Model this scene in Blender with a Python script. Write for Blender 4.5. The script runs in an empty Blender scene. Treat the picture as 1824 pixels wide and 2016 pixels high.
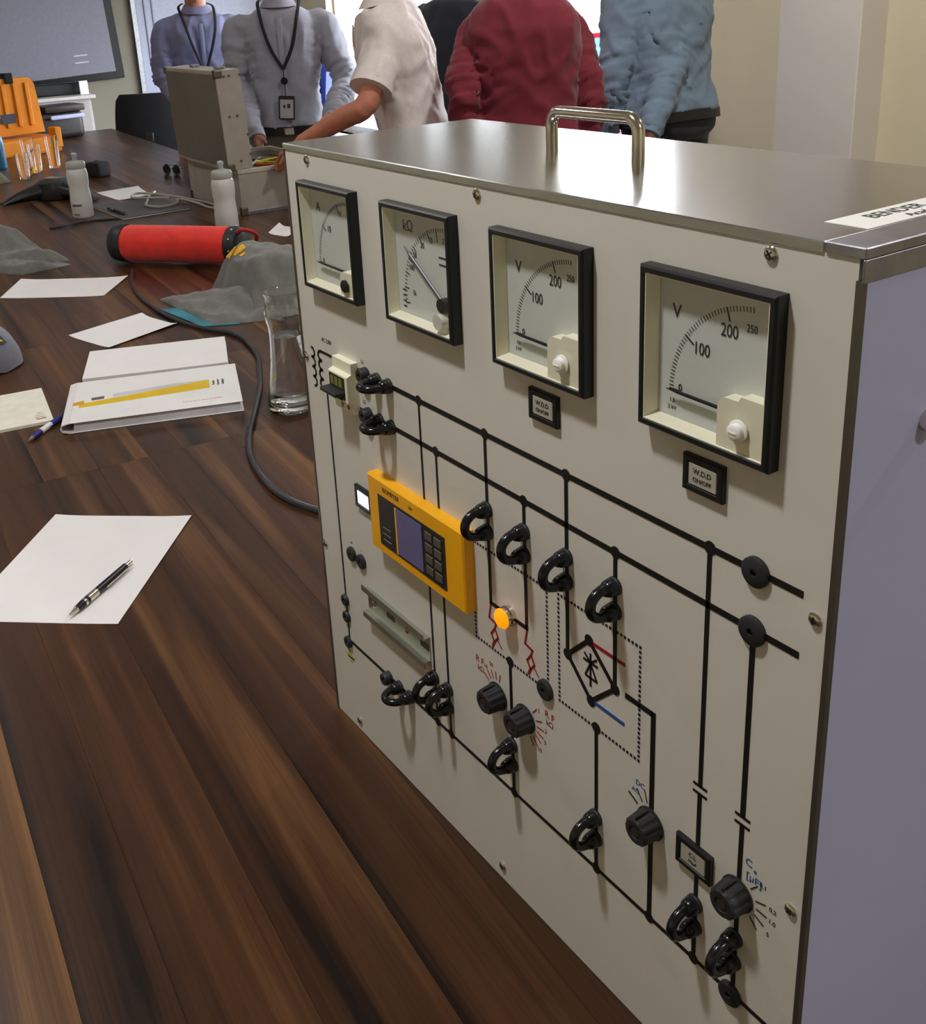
import bpy, bmesh, math, random
from mathutils import Vector, Matrix, noise
random.seed(7)
SC = bpy.context.scene
COL = SC.collection
PI = math.pi
TZ = 0.74                      # table top height above the floor

# ------------------------------------------------------------------ camera
F_PX, CXP, CYP = 2090.94, 853.24, 749.32
CAM_R = Vector((0.55019885, 0.83342599, -0.05179142))
CAM_U = Vector((-0.25735337, 0.22824623, 0.93897439))
CAM_W = Vector((-0.79438685, 0.50329393, -0.3400658))
CAM_P = Vector((0.89353, -0.41928, 0.72859 + TZ))
cam = bpy.data.cameras.new('camera')
cam.sensor_fit = 'HORIZONTAL'; cam.sensor_width = 36.0
cam.lens = 36.0 * F_PX / 1824.0
cam.shift_x = (912 - CXP) / 1824.0
cam.shift_y = -(1008 - CYP) / 1824.0
cam.clip_start = 0.02; cam.clip_end = 200
camo = bpy.data.objects.new('camera', cam); COL.objects.link(camo)
camo.matrix_world = Matrix(((CAM_R.x, CAM_U.x, -CAM_W.x, CAM_P.x), (CAM_R.y, CAM_U.y, -CAM_W.y, CAM_P.y),
                            (CAM_R.z, CAM_U.z, -CAM_W.z, CAM_P.z), (0, 0, 0, 1)))
SC.camera = camo

# ------------------------------------------------------------------ world, exposure
SC.view_settings.view_transform = 'Standard'
SC.view_settings.look = 'None'
SC.view_settings.gamma = 1.0
SC.view_settings.use_curve_mapping = False
SC.view_settings.exposure = 0.0
wd = bpy.data.worlds.new('overcast_sky'); SC.world = wd; wd.use_nodes = True
bg = wd.node_tree.nodes['Background']
bg.inputs['Color'].default_value = (0.86, 0.93, 1.0, 1); bg.inputs['Strength'].default_value = 20.0
DOWNLIGHT_W = 8.2

# ------------------------------------------------------------------ helpers
TH = -0.075                                     # the room is turned a little against the cabinet
def room(x, y, z=0.0):
    c, s = math.cos(TH), math.sin(TH)
    return Vector((x * c - y * s, x * s + y * c, z))
def at(px, py, depth):                          # a point seen at a pixel, at a given distance
    return CAM_P + depth * (CAM_R * ((px - CXP) / F_PX) + CAM_U * ((CYP - py) / F_PX) + CAM_W)
def lin(c):
    return tuple(((v / 255.0) / 12.92 if v / 255.0 <= 0.04045 else ((v / 255.0 + 0.055) / 1.055) ** 2.4) for v in c)

MATS = {}
def mat(name, rgb, rough=0.5, metal=0.0, var=0.06, scale=40.0, bump=0.0, bscale=None, spec=0.5, emit=None, estr=0.0, stretch=None, alpha=1.0, trans=0.0, ior=1.45, coat=0.0, sheen=0.0, aniso=0.0):
    if name in MATS: return MATS[name]
    m = bpy.data.materials.new(name); m.use_nodes = True
    nt = m.node_tree; b = nt.nodes['Principled BSDF']
    col = lin(rgb)
    b.inputs['Roughness'].default_value = rough; b.inputs['Metallic'].default_value = metal
    b.inputs['Specular IOR Level'].default_value = spec
    b.inputs['Transmission Weight'].default_value = trans; b.inputs['IOR'].default_value = ior
    b.inputs['Coat Weight'].default_value = coat; b.inputs['Sheen Weight'].default_value = sheen
    b.inputs['Alpha'].default_value = alpha
    b.inputs['Anisotropic'].default_value = aniso
    tc = nt.nodes.new('ShaderNodeTexCoord'); mp = nt.nodes.new('ShaderNodeMapping')
    nt.links.new(tc.outputs['Object'], mp.inputs['Vector'])
    if stretch: mp.inputs['Scale'].default_value = stretch
    nz = nt.nodes.new('ShaderNodeTexNoise'); nz.inputs['Scale'].default_value = scale; nz.inputs['Detail'].default_value = 4
    nt.links.new(mp.outputs['Vector'], nz.inputs['Vector'])
    rp = nt.nodes.new('ShaderNodeValToRGB')
    rp.color_ramp.elements[0].position = 0.3; rp.color_ramp.elements[1].position = 0.7
    rp.color_ramp.elements[0].color = tuple(v * (1 - var) for v in col) + (1,)
    rp.color_ramp.elements[1].color = tuple(min(1, v * (1 + var)) for v in col) + (1,)
    nt.links.new(nz.outputs['Fac'], rp.inputs['Fac']); nt.links.new(rp.outputs['Color'], b.inputs['Base Color'])
    if bump:
        n2 = nt.nodes.new('ShaderNodeTexNoise'); n2.inputs['Scale'].default_value = bscale or scale * 3; n2.inputs['Detail'].default_value = 3
        nt.links.new(mp.outputs['Vector'], n2.inputs['Vector'])
        bp = nt.nodes.new('ShaderNodeBump'); bp.inputs['Strength'].default_value = bump; bp.inputs['Distance'].default_value = 0.002
        nt.links.new(n2.outputs['Fac'], bp.inputs['Height']); nt.links.new(bp.outputs['Normal'], b.inputs['Normal'])
    if emit is not None:
        b.inputs['Emission Color'].default_value = lin(emit) + (1,); b.inputs['Emission Strength'].default_value = estr
    MATS[name] = m
    return m
def thin_glass(name, tint=(1, 1, 1), refl=0.06):
    if name in MATS: return MATS[name]
    m = bpy.data.materials.new(name); m.use_nodes = True; nt = m.node_tree
    nt.nodes.remove(nt.nodes['Principled BSDF']); out = nt.nodes['Material Output']
    tr = nt.nodes.new('ShaderNodeBsdfTransparent'); tr.inputs['Color'].default_value = tint + (1,)
    gl = nt.nodes.new('ShaderNodeBsdfGlossy'); gl.inputs['Roughness'].default_value = 0.02
    lw = nt.nodes.new('ShaderNodeLayerWeight'); lw.inputs['Blend'].default_value = 0.5
    pw = nt.nodes.new('ShaderNodeMath'); pw.operation = 'POWER'; pw.inputs[1].default_value = 5.0
    fr = nt.nodes.new('ShaderNodeMath'); fr.operation = 'MULTIPLY_ADD'; fr.inputs[1].default_value = 0.5; fr.inputs[2].default_value = refl * 0.4
    nt.links.new(lw.outputs['Facing'], pw.inputs[0]); nt.links.new(pw.outputs[0], fr.inputs[0])
    mx = nt.nodes.new('ShaderNodeMixShader')
    nt.links.new(fr.outputs[0], mx.inputs[0]); nt.links.new(tr.outputs[0], mx.inputs[1]); nt.links.new(gl.outputs[0], mx.inputs[2])
    nt.links.new(mx.outputs[0], out.inputs['Surface'])
    MATS[name] = m
    return m

class MB:
    """collects shapes for ONE mesh object"""
    def __init__(s): s.bm = bmesh.new()
    def box(s, a, b, bevel=0.0, seg=1, M=None):
        x0, y0, z0 = a; x1, y1, z1 = b
        t = bmesh.new()
        vs = [t.verts.new(p) for p in ((x0,y0,z0),(x1,y0,z0),(x1,y1,z0),(x0,y1,z0),(x0,y0,z1),(x1,y0,z1),(x1,y1,z1),(x0,y1,z1))]
        for f in ((0,3,2,1),(4,5,6,7),(0,1,5,4),(1,2,6,5),(2,3,7,6),(3,0,4,7)): t.faces.new([vs[i] for i in f])
        if bevel > 0: bmesh.ops.bevel(t, geom=t.edges[:], offset=bevel, segments=seg, affect='EDGES', profile=0.6)
        return s.merge(t, M)
    def merge(s, t, M=None):
        if M is not None: bmesh.ops.transform(t, matrix=M, verts=t.verts)
        bmesh.ops.recalc_face_normals(t, faces=t.faces)
        vm = {v: s.bm.verts.new(v.co) for v in t.verts}
        for f in t.faces:
            try: s.bm.faces.new([vm[v] for v in f.verts])
            except ValueError: pass
        t.free(); return s
    def ring_loft(s, rings, closed=True, caps=True, M=None):
        t = bmesh.new(); R = [[t.verts.new(p) for p in r] for r in rings]; n = len(R[0])
        for i in range(len(R) - 1):
            for k in range(n if closed else n - 1):
                t.faces.new((R[i][k], R[i][(k+1) % n], R[i+1][(k+1) % n], R[i+1][k]))
        if caps:
            t.faces.new(R[0][::-1]); t.faces.new(R[-1])
        return s.merge(t, M)
    def tube(s, pts, r, n=10, caps=True, ref=None, flat=1.0, M=None):
        pts = [Vector(p) for p in pts]; rr = r if isinstance(r, (list, tuple)) else [r] * len(pts)
        rings = []; prev = None
        for i, p in enumerate(pts):
            d = (pts[min(i+1, len(pts)-1)] - pts[max(i-1, 0)]).normalized()
            if prev is None:
                a = Vector(ref) if ref is not None else (Vector((0,0,1)) if abs(d.z) < 0.9 else Vector((1,0,0)))
            else: a = prev
            a = (a - d * a.dot(d)).normalized(); prev = a; b = d.cross(a)
            rings.append([p + (a * math.cos(2*PI*k/n) * rr[i] + b * math.sin(2*PI*k/n) * rr[i] * flat) for k in range(n)])
        return s.ring_loft(rings, True, caps, M)
    def lathe(s, prof, n=32, M=None, caps=True):
        rings = [[Vector((r * math.cos(2*PI*k/n), r * math.sin(2*PI*k/n), z)) for k in range(n)] for r, z in prof]
        return s.ring_loft(rings, True, caps, M)
    def cyl(s, p0, p1, r, n=20, r2=None):
        return s.tube([p0, p1], [r, r if r2 is None else r2], n)
    def prism(s, poly, axis, a, b, M=None):
        """poly of 2-D points, extruded along axis (0,1,2) from a to b"""
        def mk(p, h):
            q = list(p); q.insert(axis, h); return Vector(q)
        return s.ring_loft([[mk(p, a) for p in poly], [mk(p, b) for p in poly]], True, True, M)
    def ell(s, c, rx, ry, rz, M=None, n=16, m=10):
        rings = []
        for i in range(1, m):
            a = PI * i / m
            rings.append([Vector((c[0] + rx*math.sin(a)*math.cos(2*PI*k/n), c[1] + ry*math.sin(a)*math.sin(2*PI*k/n), c[2] - rz*math.cos(a))) for k in range(n)])
        return s.ring_loft(rings, True, True, M)
    def build(s, name, m, parent=None, smooth=False, loc=None, rot=None):
        me = bpy.data.meshes.new(name)
        s.bm.to_mesh(me); s.bm.free()
        me.materials.append(m)
        if smooth:
            me.polygons.foreach_set('use_smooth', [True] * len(me.polygons))
            try: me.set_sharp_from_angle(angle=math.radians(40))
            except Exception: pass
        o = bpy.data.objects.new(name, me); COL.objects.link(o)
        if parent is not None: o.parent = parent
        if loc is not None: o.location = loc
        if rot is not None: o.rotation_euler = rot
        return o
def tag(o, label, cat, group=None):
    o['label'] = label; o['category'] = cat
    if group: o['group'] = group
    return o
def thing(name, label, cat, loc=(0, 0, 0), rotz=0.0, group=None):
    o = bpy.data.objects.new(name, None); COL.objects.link(o); o.empty_display_size = 0.05
    o.location = loc; o.rotation_euler = (0, 0, rotz)
    return tag(o, label, cat, group)
def struct(o):
    o['kind'] = 'structure'; return o
def copy_tree(o, parent=None):
    c = o.copy(); COL.objects.link(c); c.parent = parent
    for ch in o.children: copy_tree(ch, c)
    return c
def text(name, body, size, loc, rot, m, parent, align='CENTER', depth=0.0003, xscale=1.0):
    cu = bpy.data.curves.new(name, 'FONT'); cu.body = body; cu.size = size; cu.align_x = align; cu.align_y = 'CENTER'; cu.extrude = depth
    cu.resolution_u = 3
    t = bpy.data.objects.new(name, cu); COL.objects.link(t)
    bpy.context.view_layer.update()
    me = bpy.data.meshes.new_from_object(t.evaluated_get(bpy.context.evaluated_depsgraph_get()))
    bpy.data.objects.remove(t); bpy.data.curves.remove(cu)
    me.materials.clear(); me.materials.append(m); me.name = name
    o = bpy.data.objects.new(name, me); COL.objects.link(o); o.parent = parent
    o.location = loc; o.rotation_euler = rot; o.scale = (xscale, 1, 1)
    return o
def spline(pts, n=8):
    P = [Vector(p) for p in pts]; P = [P[0]*2 - P[1]] + P + [P[-1]*2 - P[-2]]; out = []
    for i in range(1, len(P) - 2):
        for k in range(n):
            t = k / n
            a, b, c, d = P[i-1], P[i], P[i+1], P[i+2]
            out.append(0.5 * ((2*b) + (c - a)*t + (2*a - 5*b + 4*c - d)*t*t + (3*b - a - 3*c + d)*t**3))
    out.append(P[-2]); return out
def remeshed(mbs, voxel, smooth_it=6, fac=0.5):
    me = bpy.data.meshes.new('tmp'); mbs.bm.to_mesh(me); mbs.bm.free()
    o = bpy.data.objects.new('tmp', me); COL.objects.link(o)
    r = o.modifiers.new('r', 'REMESH'); r.mode = 'VOXEL'; r.voxel_size = voxel
    if smooth_it:
        s = o.modifiers.new('s', 'SMOOTH'); s.factor = fac; s.iterations = smooth_it
    bpy.context.view_layer.update()
    res = bpy.data.meshes.new_from_object(o.evaluated_get(bpy.context.evaluated_depsgraph_get()))
    bpy.data.objects.remove(o); bpy.data.meshes.remove(me)
    res.polygons.foreach_set('use_smooth', [True] * len(res.polygons))
    return res
def mesh_obj(name, me, m, parent=None):
    me.name = name; me.materials.clear(); me.materials.append(m)
    o = bpy.data.objects.new(name, me); COL.objects.link(o)
    if parent is not None: o.parent = parent
    return o

# ------------------------------------------------------------------ materials
def wood_material():
    m = bpy.data.materials.new('walnut_veneer'); m.use_nodes = True; nt = m.node_tree; b = nt.nodes['Principled BSDF']
    geo = nt.nodes.new('ShaderNodeNewGeometry'); oi = nt.nodes.new('ShaderNodeObjectInfo')
    mp = nt.nodes.new('ShaderNodeMapping'); mp.inputs['Rotation'].default_value = (0, 0, -TH)
    nt.links.new(geo.outputs['Position'], mp.inputs['Vector'])
    off = nt.nodes.new('ShaderNodeVectorMath'); off.operation = 'SCALE'; off.inputs[0].default_value = (17.0, 31.0, 0.0)
    nt.links.new(oi.outputs['Random'], off.inputs['Scale'])
    add = nt.nodes.new('ShaderNodeVectorMath'); add.operation = 'ADD'
    nt.links.new(mp.outputs['Vector'], add.inputs[0]); nt.links.new(off.outputs['Vector'], add.inputs[1])
    def nz(scale_vec, scale, detail, dist=0.0):
        q = nt.nodes.new('ShaderNodeMapping'); q.inputs['Scale'].default_value = scale_vec
        nt.links.new(add.outputs['Vector'], q.inputs['Vector'])
        n = nt.nodes.new('ShaderNodeTexNoise'); n.inputs['Scale'].default_value = scale; n.inputs['Detail'].default_value = detail; n.inputs['Distortion'].default_value = dist
        nt.links.new(q.outputs['Vector'], n.inputs['Vector']); return n
    streak = nz((0.62, 19.0, 1), 1.0, 4.0, 0.9)           # broad figure along the board
    fine = nz((5.0, 420.0, 1), 1.0, 5.0, 0.1)            # pores
    rp = nt.nodes.new('ShaderNodeValToRGB'); e = rp.color_ramp.elements
    e[0].position = 0.34; e[0].color = lin((32, 21, 15)) + (1,)
    e[1].position = 0.70; e[1].color = lin((124, 87, 52)) + (1,)
    x = e.new(0.42); x.color = lin((64, 40, 25)) + (1,)
    x = e.new(0.55); x.color = lin((84, 54, 32)) + (1,)
    nt.links.new(streak.outputs['Fac'], rp.inputs['Fac'])
    mr = nt.nodes.new('ShaderNodeMapRange'); mr.inputs['From Min'].default_value = 0.25; mr.inputs['From Max'].default_value = 0.75
    mr.inputs['To Min'].default_value = 0.74; mr.inputs['To Max'].default_value = 1.16
    nt.links.new(fine.outputs['Fac'], mr.inputs['Value'])
    pr = nt.nodes.new('ShaderNodeMapRange'); pr.inputs['To Min'].default_value = 0.64; pr.inputs['To Max'].default_value = 0.96
    nt.links.new(oi.outputs['Random'], pr.inputs['Value'])
    mu = nt.nodes.new('ShaderNodeMath'); mu.operation = 'MULTIPLY'
    nt.links.new(mr.outputs[0], mu.inputs[0]); nt.links.new(pr.outputs[0], mu.inputs[1])
    sc = nt.nodes.new('ShaderNodeVectorMath'); sc.operation = 'SCALE'
    nt.links.new(rp.outputs['Color'], sc.inputs[0]); nt.links.new(mu.outputs[0], sc.inputs['Scale'])
    nt.links.new(sc.outputs['Vector'], b.inputs['Base Color'])
    b.inputs['Roughness'].default_value = 0.3; b.inputs['Specular IOR Level'].default_value = 0.24
    bp = nt.nodes.new('ShaderNodeBump'); bp.inputs['Strength'].default_value = 0.06; bp.inputs['Distance'].default_value = 0.001
    nt.links.new(fine.outputs['Fac'], bp.inputs['Height']); nt.links.new(bp.outputs['Normal'], b.inputs['Normal'])
    return m
WOOD = wood_material()
M_DARKWOOD = mat('dark_table_core', (40, 26, 18), 0.6)
M_PANEL = mat('white_painted_panel', (214, 210, 200), 0.42, var=0.02, scale=6)
M_SIDE = mat('lilac_grey_lacquer', (176, 176, 206), 0.45, var=0.02, scale=8)
M_STEEL = mat('brushed_steel', (178, 178, 178), 0.19, 1.0, var=0.05, scale=30, stretch=(1, 30, 1), bump=0.03, bscale=60)
M_ALU = mat('aluminium_profile', (160, 160, 168), 0.34, 1.0, var=0.14, scale=60, bump=0.05)
M_TRIM = mat('dark_trim_metal', (112, 106, 96), 0.42, 0.8)
M_CHROME = mat('polished_nickel', (214, 208, 196), 0.16, 1.0, var=0.02)
M_BLACK = mat('black_plastic', (24, 24, 26), 0.34)
M_SOFTBLACK = mat('matt_black_plastic', (40, 40, 42), 0.5)
M_LINE = mat('printed_black_line', (20, 18, 17), 0.5)
M_RED = mat('printed_red', (150, 26, 34), 0.5)
M_BLUE = mat('printed_blue', (40, 84, 150), 0.5)
M_DIAL = mat('dial_face_white', (206, 210, 204), 0.55, var=0.01)
M_CREAM = mat('cream_plastic', (236, 232, 206), 0.4, var=0.02)
M_INK = mat('dial_ink', (36, 38, 40), 0.6)
M_YEL = mat('yellow_plastic', (246, 176, 14), 0.38, var=0.02)
M_PAPER = mat('white_paper', (232, 228, 226), 0.7, var=0.015, scale=15)
M_GLASSPANE = thin_glass('thin_glass')

# ------------------------------------------------------------------ room shell
RX0, RX1, RY0, RY1, RZ = -7.7, 3.4, -2.6, 3.1, 2.7
ROOMROT = (0, 0, TH)
m_wall = mat('cream_wall_paint', (226, 214, 182), 0.75, var=0.015, scale=3, bump=0.04, bscale=300)
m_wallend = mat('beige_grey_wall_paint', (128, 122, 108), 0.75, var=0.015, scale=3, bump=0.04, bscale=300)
m_pil = mat('off_white_pilaster_paint', (228, 220, 210), 0.7, var=0.01, scale=3)
m_ceil = mat('white_ceiling_paint', (235, 233, 228), 0.8, var=0.01)
m_floor = mat('grey_carpet', (92, 90, 92), 0.95, var=0.12, scale=200, bump=0.4, bscale=500)
struct(MB().box((RX0 - .2, RY0 - .2, -0.1), (RX1 + .2, RY1 + .2, 0)).build('floor', m_floor, rot=ROOMROT))
struct(MB().box((RX0 - .2, RY0 - .2, RZ), (RX1 + .2, RY1 + .2, RZ + .1)).build('ceiling', m_ceil, rot=ROOMROT))
struct(MB().box((RX0 - .2, RY0 - .2, 0), (RX0, RY1 + .2, RZ)).build('wall_end', m_wallend, rot=ROOMROT))
struct(MB().box((RX1, RY0 - .2, 0), (RX1 + .2, RY1 + .2, RZ)).build('wall_near', m_wall, rot=ROOMROT))
struct(MB().box((RX0, RY0 - .2, 0), (RX1, RY0, RZ)).build('wall_back', m_wall, rot=ROOMROT))
WINS = ((-6.95, -4.45, 0.5, 1.74), (-4.0, -3.08, 0.5, 2.5))     # low wide window, tall narrow window
w = MB(); y0, y1 = RY1, RY1 + .2; xs = RX0
for (a, b, c, d) in WINS:
    w.box((xs, y0, 0), (a, y1, RZ)); w.box((a, y0, 0), (b, y1, c)); w.box((a, y0, d), (b, y1, RZ)); xs = b
w.box((xs, y0, 0), (RX1, y1, RZ))
struct(w.build('wall_window', m_wall, rot=ROOMROT))
struct(MB().box((-2.25, RY1 - .14, 0), (-1.86, RY1 + .01, RZ), .004).build('trim_1', m_pil, rot=ROOMROT))   # pilaster
m_frame = mat('white_window_frame', (224, 226, 230), 0.4)
for wi, (WX0, WX1, WZ0, WZ1) in enumerate(WINS):
    win = struct(MB().box((WX0, y0 + .06, WZ0), (WX1, y0 + .12, WZ0 + .06)).box((WX0, y0 + .06, WZ1 - .06), (WX1, y0 + .12, WZ1)).build('window_%d' % (wi + 1), m_frame, rot=ROOMROT))
    nw = (2, 1)[wi]; ww = (WX1 - WX0) / nw
    for i in range(nw + 1):
        xx = WX0 + ww * i
        MB().box((max(WX0, xx - .03), y0 + .06, WZ0 + .06), (min(WX1, xx + .03), y0 + .12, WZ1 - .06)).build('mullion', m_frame, win)
    for i in range(nw):
        MB().box((WX0 + ww*i + .03, y0 + .085, WZ0 + .06), (WX0 + ww*(i+1) - .03, y0 + .091, WZ1 - .06)).build('pane', M_GLASSPANE, win)
    MB().box((WX0 - .03, y0 - .1, WZ0 - .03), (WX1 + .03, y0 + .06, WZ0), .005).build('window_sill', m_frame, win)
m_base = mat('white_skirting', (214, 208, 196), 0.5)
struct(MB().box((RX0, RY0, 0), (RX0 + .015, RY1, .1)).build('baseboard_end', m_base, rot=ROOMROT))
struct(MB().box((-1.86, RY1 - .015, 0), (RX1, RY1, .1)).build('baseboard_window', m_base, rot=ROOMROT))
m_ground = mat('pale_concrete_ground', (190, 188, 182), 0.9, var=0.08, scale=2)
struct(MB().box((-60, RY1 + .2, -.4), (40, 70, -.3)).build('ground_outside', m_ground, rot=ROOMROT))

# ceiling downlights (each lamp carries its own light)
m_lens = mat('lamp_lens', (255, 244, 226), 0.4, emit=(255, 236, 206), estr=6.0)
m_ringw = mat('white_lamp_ring', (230, 230, 228), 0.4)
def downlight(x, y, where, power):
    p = (x, y, RZ)
    t = thing('ceiling_downlight', 'round white recessed ceiling downlight ' + where, 'lamp', p, 0, 'ceiling downlights')
    MB().lathe([(.078, -.002), (.100, -.002), (.103, -.006), (.100, -.012), (.082, -.012), (.078, -.004), (.078, -.002)], 28, caps=False).build('trim_ring', m_ringw, t, True)
    MB().lathe([(.004, -.004), (.077, -.004), (.077, -.001), (.004, -.001)], 28).build('lens', m_lens, t)
    l = bpy.data.lights.new('downlight_bulb', 'AREA'); l.shape = 'DISK'; l.size = 0.15; l.energy = power; l.color = (0.985, 0.985, 1.0); l.spread = math.radians(170)
    lo = bpy.data.objects.new('downlight_bulb', l); COL.objects.link(lo); lo.parent = t; lo.location = (0, 0, -.014)
for (x, y, wh, k) in ((0.18, -0.62, 'above the front of the test cabinet', 2.2), (-1.7, -0.62, 'above the caps and papers on the table', 1.0), (-3.4, -0.4, 'above the middle of the long table', .8),
                      (-1.3, 1.9, 'added to light the cream wall', 2.5), (0.9, 1.7, 'in the corner past the pilaster', 1.7), (2.4, 0.4, 'added to light the cabinet side', 2.6)):  # cream-wall and cabinet-side lamps are unseen, added to brighten those surfaces
    downlight(x, y, wh, DOWNLIGHT_W * k)

# ------------------------------------------------------------------ boardroom table
TX0, TX1, TY0, TY1 = -6.55, 0.74, -0.95, 1.28
tbl = thing('boardroom_table', 'long walnut veneered boardroom table carrying the test cabinet', 'table', (0, 0, 0), TH)
MB().box((TX0 + .005, TY0 + .005, TZ - .045), (TX1 - .005, TY1 - .005, TZ - .0035)).build('table_core', M_DARKWOOD, tbl)
ed = MB()
ed.box((TX0, TY0, TZ - .045), (TX1, TY0 + .004, TZ)); ed.box((TX0, TY1 - .004, TZ - .045), (TX1, TY1, TZ)); ed.box((TX0, TY0, TZ - .045), (TX0 + .004, TY1, TZ)); ed.box((TX1 - .004, TY0, TZ - .045), (TX1, TY1, TZ))
ed.build('edge_band', M_DARKWOOD, tbl)
for xx in (-5.9, -3.4, -1.2, .2):
    MB().box((xx - .03, -.55, 0), (xx + .03, .85, TZ - .045), .004).build('leg_panel', M_DARKWOOD, tbl)
ub = MB().box((-.5, -.5, -.5), (.5, .5, .5)); ume = bpy.data.meshes.new('board'); ub.bm.to_mesh(ume); ub.bm.free(); ume.materials.append(WOOD)
rb = random.Random(3)
yy = TY0 + .004
while yy < TY1 - .006:
    wb = min(rb.uniform(.058, .092), TY1 - .004 - yy)
    if TY1 - .004 - (yy + wb) < .03: wb = TY1 - .004 - yy
    xx = TX0 + .004
    cuts = []
    for (a, b) in ((TX0 + .004, -0.82), (-0.82, TX1 - .004)):
        q = a
        while q < b - .01:
            L = rb.uniform(1.3, 2.4) if q > a or a < -1 else rb.uniform(.75, 3.4)
            e2 = b if b - (q + L) < .3 else q + L
            cuts.append((q, e2)); q = e2
    for (a, b) in cuts:
        o = bpy.data.objects.new('board', ume); COL.objects.link(o); o.parent = tbl
        o.location = ((a + b) / 2, yy + wb / 2, TZ - .002); o.scale = (b - a - .0003, wb - .0003, .004)
    yy += wb

# ------------------------------------------------------------------ the test cabinet (local: x along the panel, z up from the table, panel at y = 0 facing -y)
CW, CH, CD = 0.6044, 0.611, 0.2101
cab = thing('test_cabinet', 'white fronted electrical test cabinet with four square meters and a steel top', 'cabinet', (0, 0, TZ))
def plate_holes(W, H, y0, y1, holes):
    us = sorted({0.0, W} | {h[0] for h in holes} | {h[1] for h in holes}); zs = sorted({0.0, H} | {h[2] for h in holes} | {h[3] for h in holes})
    bm = bmesh.new(); V = {}
    def v(u, z, y):
        k = (round(u, 6), round(z, 6), y)
        if k not in V: V[k] = bm.verts.new((u, y, z))
        return V[k]
    solid = lambda i, j: 0 <= i < len(us)-1 and 0 <= j < len(zs)-1 and not any(h[0] - 1e-7 <= us[i] < h[1] - 1e-7 and h[2] - 1e-7 <= zs[j] < h[3] - 1e-7 for h in holes)
    for i in range(len(us)-1):
        for j in range(len(zs)-1):
            if not solid(i, j): continue
            a, b, c, d = us[i], us[i+1], zs[j], zs[j+1]
            bm.faces.new((v(a,c,y0), v(b,c,y0), v(b,d,y0), v(a,d,y0))); bm.faces.new((v(a,c,y1), v(a,d,y1), v(b,d,y1), v(b,c,y1)))
            for (di, dj, p, q) in ((-1,0,(a,c),(a,d)), (1,0,(b,c),(b,d)), (0,-1,(a,c),(b,c)), (0,1,(a,d),(b,d))):
                if not solid(i+di, j+dj): bm.faces.new((v(*p,y0), v(*q,y0), v(*q,y1), v(*p,y1)))
    bmesh.ops.recalc_face_normals(bm, faces=bm.faces)
    r = MB(); r.bm.free(); r.bm = bm; return r
MU = [0.0355 + .1441 * k for k in range(4)]; MZ0 = 0.486; MS = .096
holes = [(u + .003, u + MS - .003, MZ0 + .003, MZ0 + MS - .003) for u in MU]
plate_holes(CW - .006, CH - .006, 0.0, .003, holes).build('front_panel', M_PANEL, cab, loc=(.003, 0, .001))
hs = MB(); hs.box((.001, .003, 0), (.004, CD, CH - .006)); hs.box((.004, .004, 0), (CW - .003, CD, .004)); hs.box((.004, CD - .003, .004), (CW - .003, CD, CH - .006))
hs.build('housing', M_SIDE, cab)
MB().box((CW - .003, .003, 0), (CW, CD, CH - .015)).build('side_panel', M_SIDE, cab)
MB().box((0, -.001, CH - .006), (CW - .022, CD, CH), .0008).build('top_cover', M_STEEL, cab)
pr = MB(); pr.box((CW - .0215, -.0015, CH - .005), (CW + .001, CD, CH + .0005), .0006); pr.box((CW - .0005, -.0015, CH - .0165), (CW + .001, CD, CH - .005), .0005)
pr.build('corner_profile', M_ALU, cab)
MB().box((CW - .0035, -.001, 0), (CW, .003, CH - .0155)).build('edge_trim', M_TRIM, cab); MB().box((0, -.001, 0), (.0028, .003, CH - .006)).build('edge_trim', M_TRIM, cab)
MB().box((.0, -.0005, 0), (CW, .0028, .0012)).build('bottom_trim', M_TRIM, cab)
# handle on the top
hp = []
r_, hw0, hw1, hh = .010, .250, .344, .031
hp += [(hw0, .108, CH), (hw0, .108, CH + hh - r_)]
for k in range(1, 7): a = PI/2*k/6; hp.append((hw0 + r_*(1 - math.cos(a)), .108, CH + hh - r_ + r_*math.sin(a)))
for k in range(0, 7): a = PI/2*k/6; hp.append((hw1 - r_ + r_*math.sin(a), .108, CH + hh - r_ + r_*math.cos(a)))
hp += [(hw1, .108, CH)]
MB().tube(hp, .0046, 16, ref=(0, 1, 0)).build('handle', M_CHROME, cab, True)
lb = MB().box((.556, .033, CH + .0001), (.5815, .125, CH + .0006)).build('name_label', mat('label_paper', (226, 222, 214), .6, var=.01), cab)
text('lettering', 'BENDER', .0125, (.5655, .078, CH + .0007), (0, 0, PI/2), M_INK, lb, depth=.0001)
text('lettering', 'Academy', .0085, (.5762, .088, CH + .0007), (0, 0, PI/2), M_INK, lb, depth=.0001)
st = MB().lathe([(.001, 0), (.006, 0), (.006, .009), (.0045, .011), (.001, .011)], 20, M=Matrix.Rotation(PI/2, 4, 'Y')).build('side_stud', M_CHROME, cab, True, loc=(CW, .062, .511))
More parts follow.
